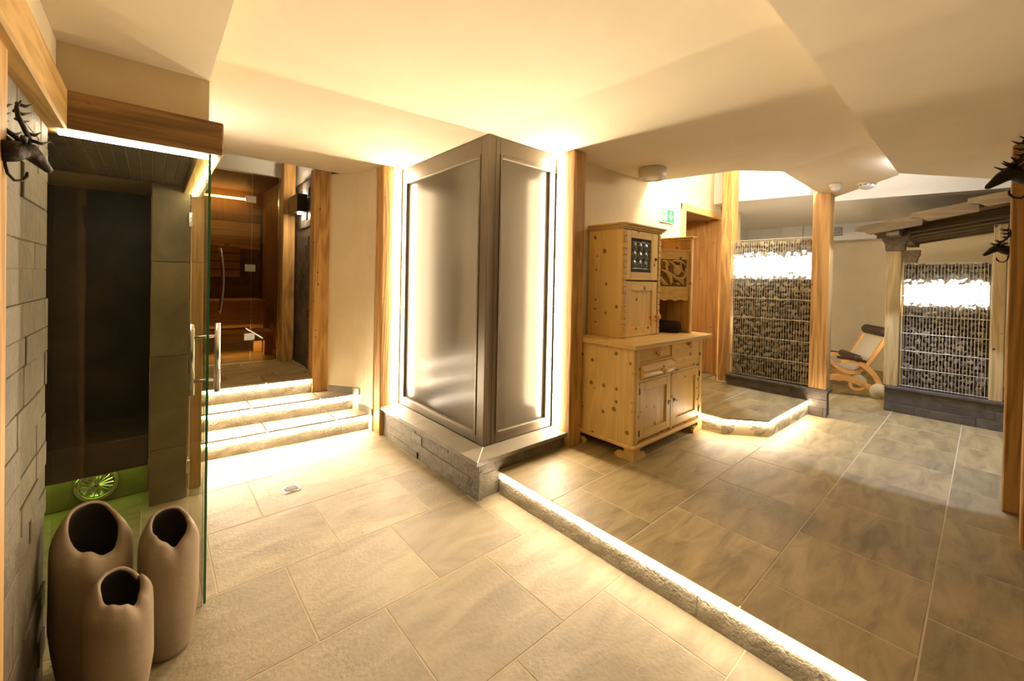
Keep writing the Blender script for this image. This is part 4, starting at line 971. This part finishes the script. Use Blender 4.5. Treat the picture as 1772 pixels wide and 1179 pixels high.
# ================================================================== DEER HEAD HOOKS
def deer(o, face, out, s, lab):
    """cast deer head: o = point on the post, face = direction the muzzle points, out = sideways"""
    t = thing('deer_hook', lab, 'coat hook', o)
    o, f, q = Vector(o), Vector(face).normalized(), Vector(out).normalized(); u = Vector((0, 0, 1))
    def P(a, b, c=0): return o + f * (a * s) + u * (b * s) + q * (c * s)
    bm = B(); tube(bm, [P(-.02, -.01), P(.03, .0), P(.06, .015), P(.085, .018), P(.11, 0), P(.14, -.028), P(.160, -.045), P(.168, -.052)], [.046 * s, .042 * s, .036 * s, .036 * s, .030 * s, .020 * s, .014 * s, .006 * s], 12)
    obj('head', bm, 'iron', t, True)
    for sd in (-1, 1):
        bm = B(); tube(bm, [P(.055, .040, sd * .02), P(.035, .058, sd * .04), P(.012, .060, sd * .055)], [.006 * s, .012 * s, .002 * s], 8); obj('ear', bm, 'iron', t, True)
        bm = B(); main = [P(.075, .040, sd * .012), P(.062, .068, sd * .028), P(.030, .098, sd * .045), P(.004, .135, sd * .052), P(.002, .172, sd * .048), P(.022, .205, sd * .042)]
        tube(bm, main, [.011 * s, .010 * s, .009 * s, .008 * s, .007 * s, .003 * s], 8)
        for (a, b, c, d) in ((.068, .056, .125, .062), (.050, .082, .092, .090), (.008, .130, .050, .122), (.002, .158, .056, .158), (.010, .190, .062, .196)):
            tube(bm, [P(a, b, sd * .035), P((a + c) / 2, (b + d) / 2 - .006, sd * .040), P(c, d + .010, sd * .044)], [.008 * s, .007 * s, .002 * s], 6)
        obj('antler', bm, 'iron', t, True)
    bm = B(); tube(bm, [P(.0, -.02), P(.004, -.06), P(.012, -.095), P(.035, -.118), P(.062, -.112), P(.078, -.092), P(.080, -.072)], [.006 * s, .0055 * s, .0055 * s, .0055 * s, .0055 * s, .007 * s, .004 * s], 8); obj('hook', bm, 'iron', t, True)
    return t
deer((-.254, 1.470, 1.725), (.55, .60, 0), (.74, -.67, 0), .56, 'black iron deer head hook at the left edge of the picture')
deer((3.36, -.137, 2.035), (-.30, 1, 0), (1, .30, 0), .95, 'black iron deer head hook at the right edge of the picture')
deer((3.82, -.083, 1.69), (-.10, 1, 0), (1, .1, 0), .62, 'small looking iron deer head hook on the post before the hut')

# ================================================================== VASES
def vase(c, r, h, dip, face, seed, lab):
    """hand made closed-in vase with a torn slanting mouth, open towards 'face'"""
    rnd = random.Random(seed); seg, rows = 56, 26
    bm = B(); c = Vector(c); rings = []
    ph = [rnd.uniform(0, 6) for _ in range(4)]
    def rim(a):
        w = .5 + .5 * math.cos(a - face)
        jag = .010 * math.sin(4 * a + ph[0]) + .004 * math.sin(9 * a + ph[1]) + (.035 * max(0, 1 - abs(((a - face - 1.1 + PI) % (2 * PI)) - PI) / .35))
        return h - dip * w ** 1.3 + jag * w
    def rad(t):      # t = height share of the full body
        return r * (.70 + .30 * min(1, t / .35) ** .6 if t < .35 else (1.0 - .02 * (t - .35) if t < .80 else 1.0 - .012 - .36 * ((t - .80) / .20) ** 2.2))
    for i in range(rows + 1):
        ring = []
        for k in range(seg):
            a = 2 * PI * k / seg; z = rim(a) * (i / rows) ** .92; t = i / rows; rr = rad(t) * (1 + .02 * math.sin(2 * a + ph[2] + 3 * t))
            ring.append(bm.verts.new(c + Vector((rr * math.cos(a), rr * math.sin(a), z))))
        rings.append(ring)
    for i in range(rows):
        for k in range(seg): bm.faces.new((rings[i][k], rings[i][(k + 1) % seg], rings[i + 1][(k + 1) % seg], rings[i + 1][k]))
    bm.faces.new(rings[0][::-1])
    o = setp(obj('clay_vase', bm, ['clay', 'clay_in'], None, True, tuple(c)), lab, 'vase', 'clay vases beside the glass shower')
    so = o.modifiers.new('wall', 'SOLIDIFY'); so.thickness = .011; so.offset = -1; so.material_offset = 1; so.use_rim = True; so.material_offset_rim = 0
    return o
FACE = math.atan2(-1.0, .35)
vase((-.150, 2.10, .001), .112, .60, .15, FACE + .2, 3, 'tallest torn-mouthed clay vase, left of the three')
vase((.062, 2.050, .001), .092, .530, .10, FACE, 5, 'slim torn-mouthed clay vase, right of the three beside the glass edge')
vase((-.070, 1.865, .001), .086, .450, .085, FACE + .25, 8, 'smallest clay vase in front of the other two')

# ================================================================== ADDED RESTING ROOM FILL LIGHTS
for lx, ly, ll in ((6.42, .27, 'added warm fill light hidden behind the rocks of the wooden hut'), (5.72, 1.66, 'added warm fill light hidden behind the rock basket by the door')):
    lm = thing('fill_light', ll, 'lamp', (lx, ly, .15))  # unseen light added to brighten the recliner and the far wall
    bm = B(); lathe(bm, [(.12, 0), (.12, .02), (.02, .03), (.014, .6), (.014, .7)], (lx, ly, .151), 16); obj('stand', bm, 'iron', lm, True)
    bm = B(); lathe(bm, [(.06, .70), (.08, .78), (.06, .86), (.03, .88)], (lx, ly, .151), 16); obj('globe', bm, 'lounge_fill', lm, True)
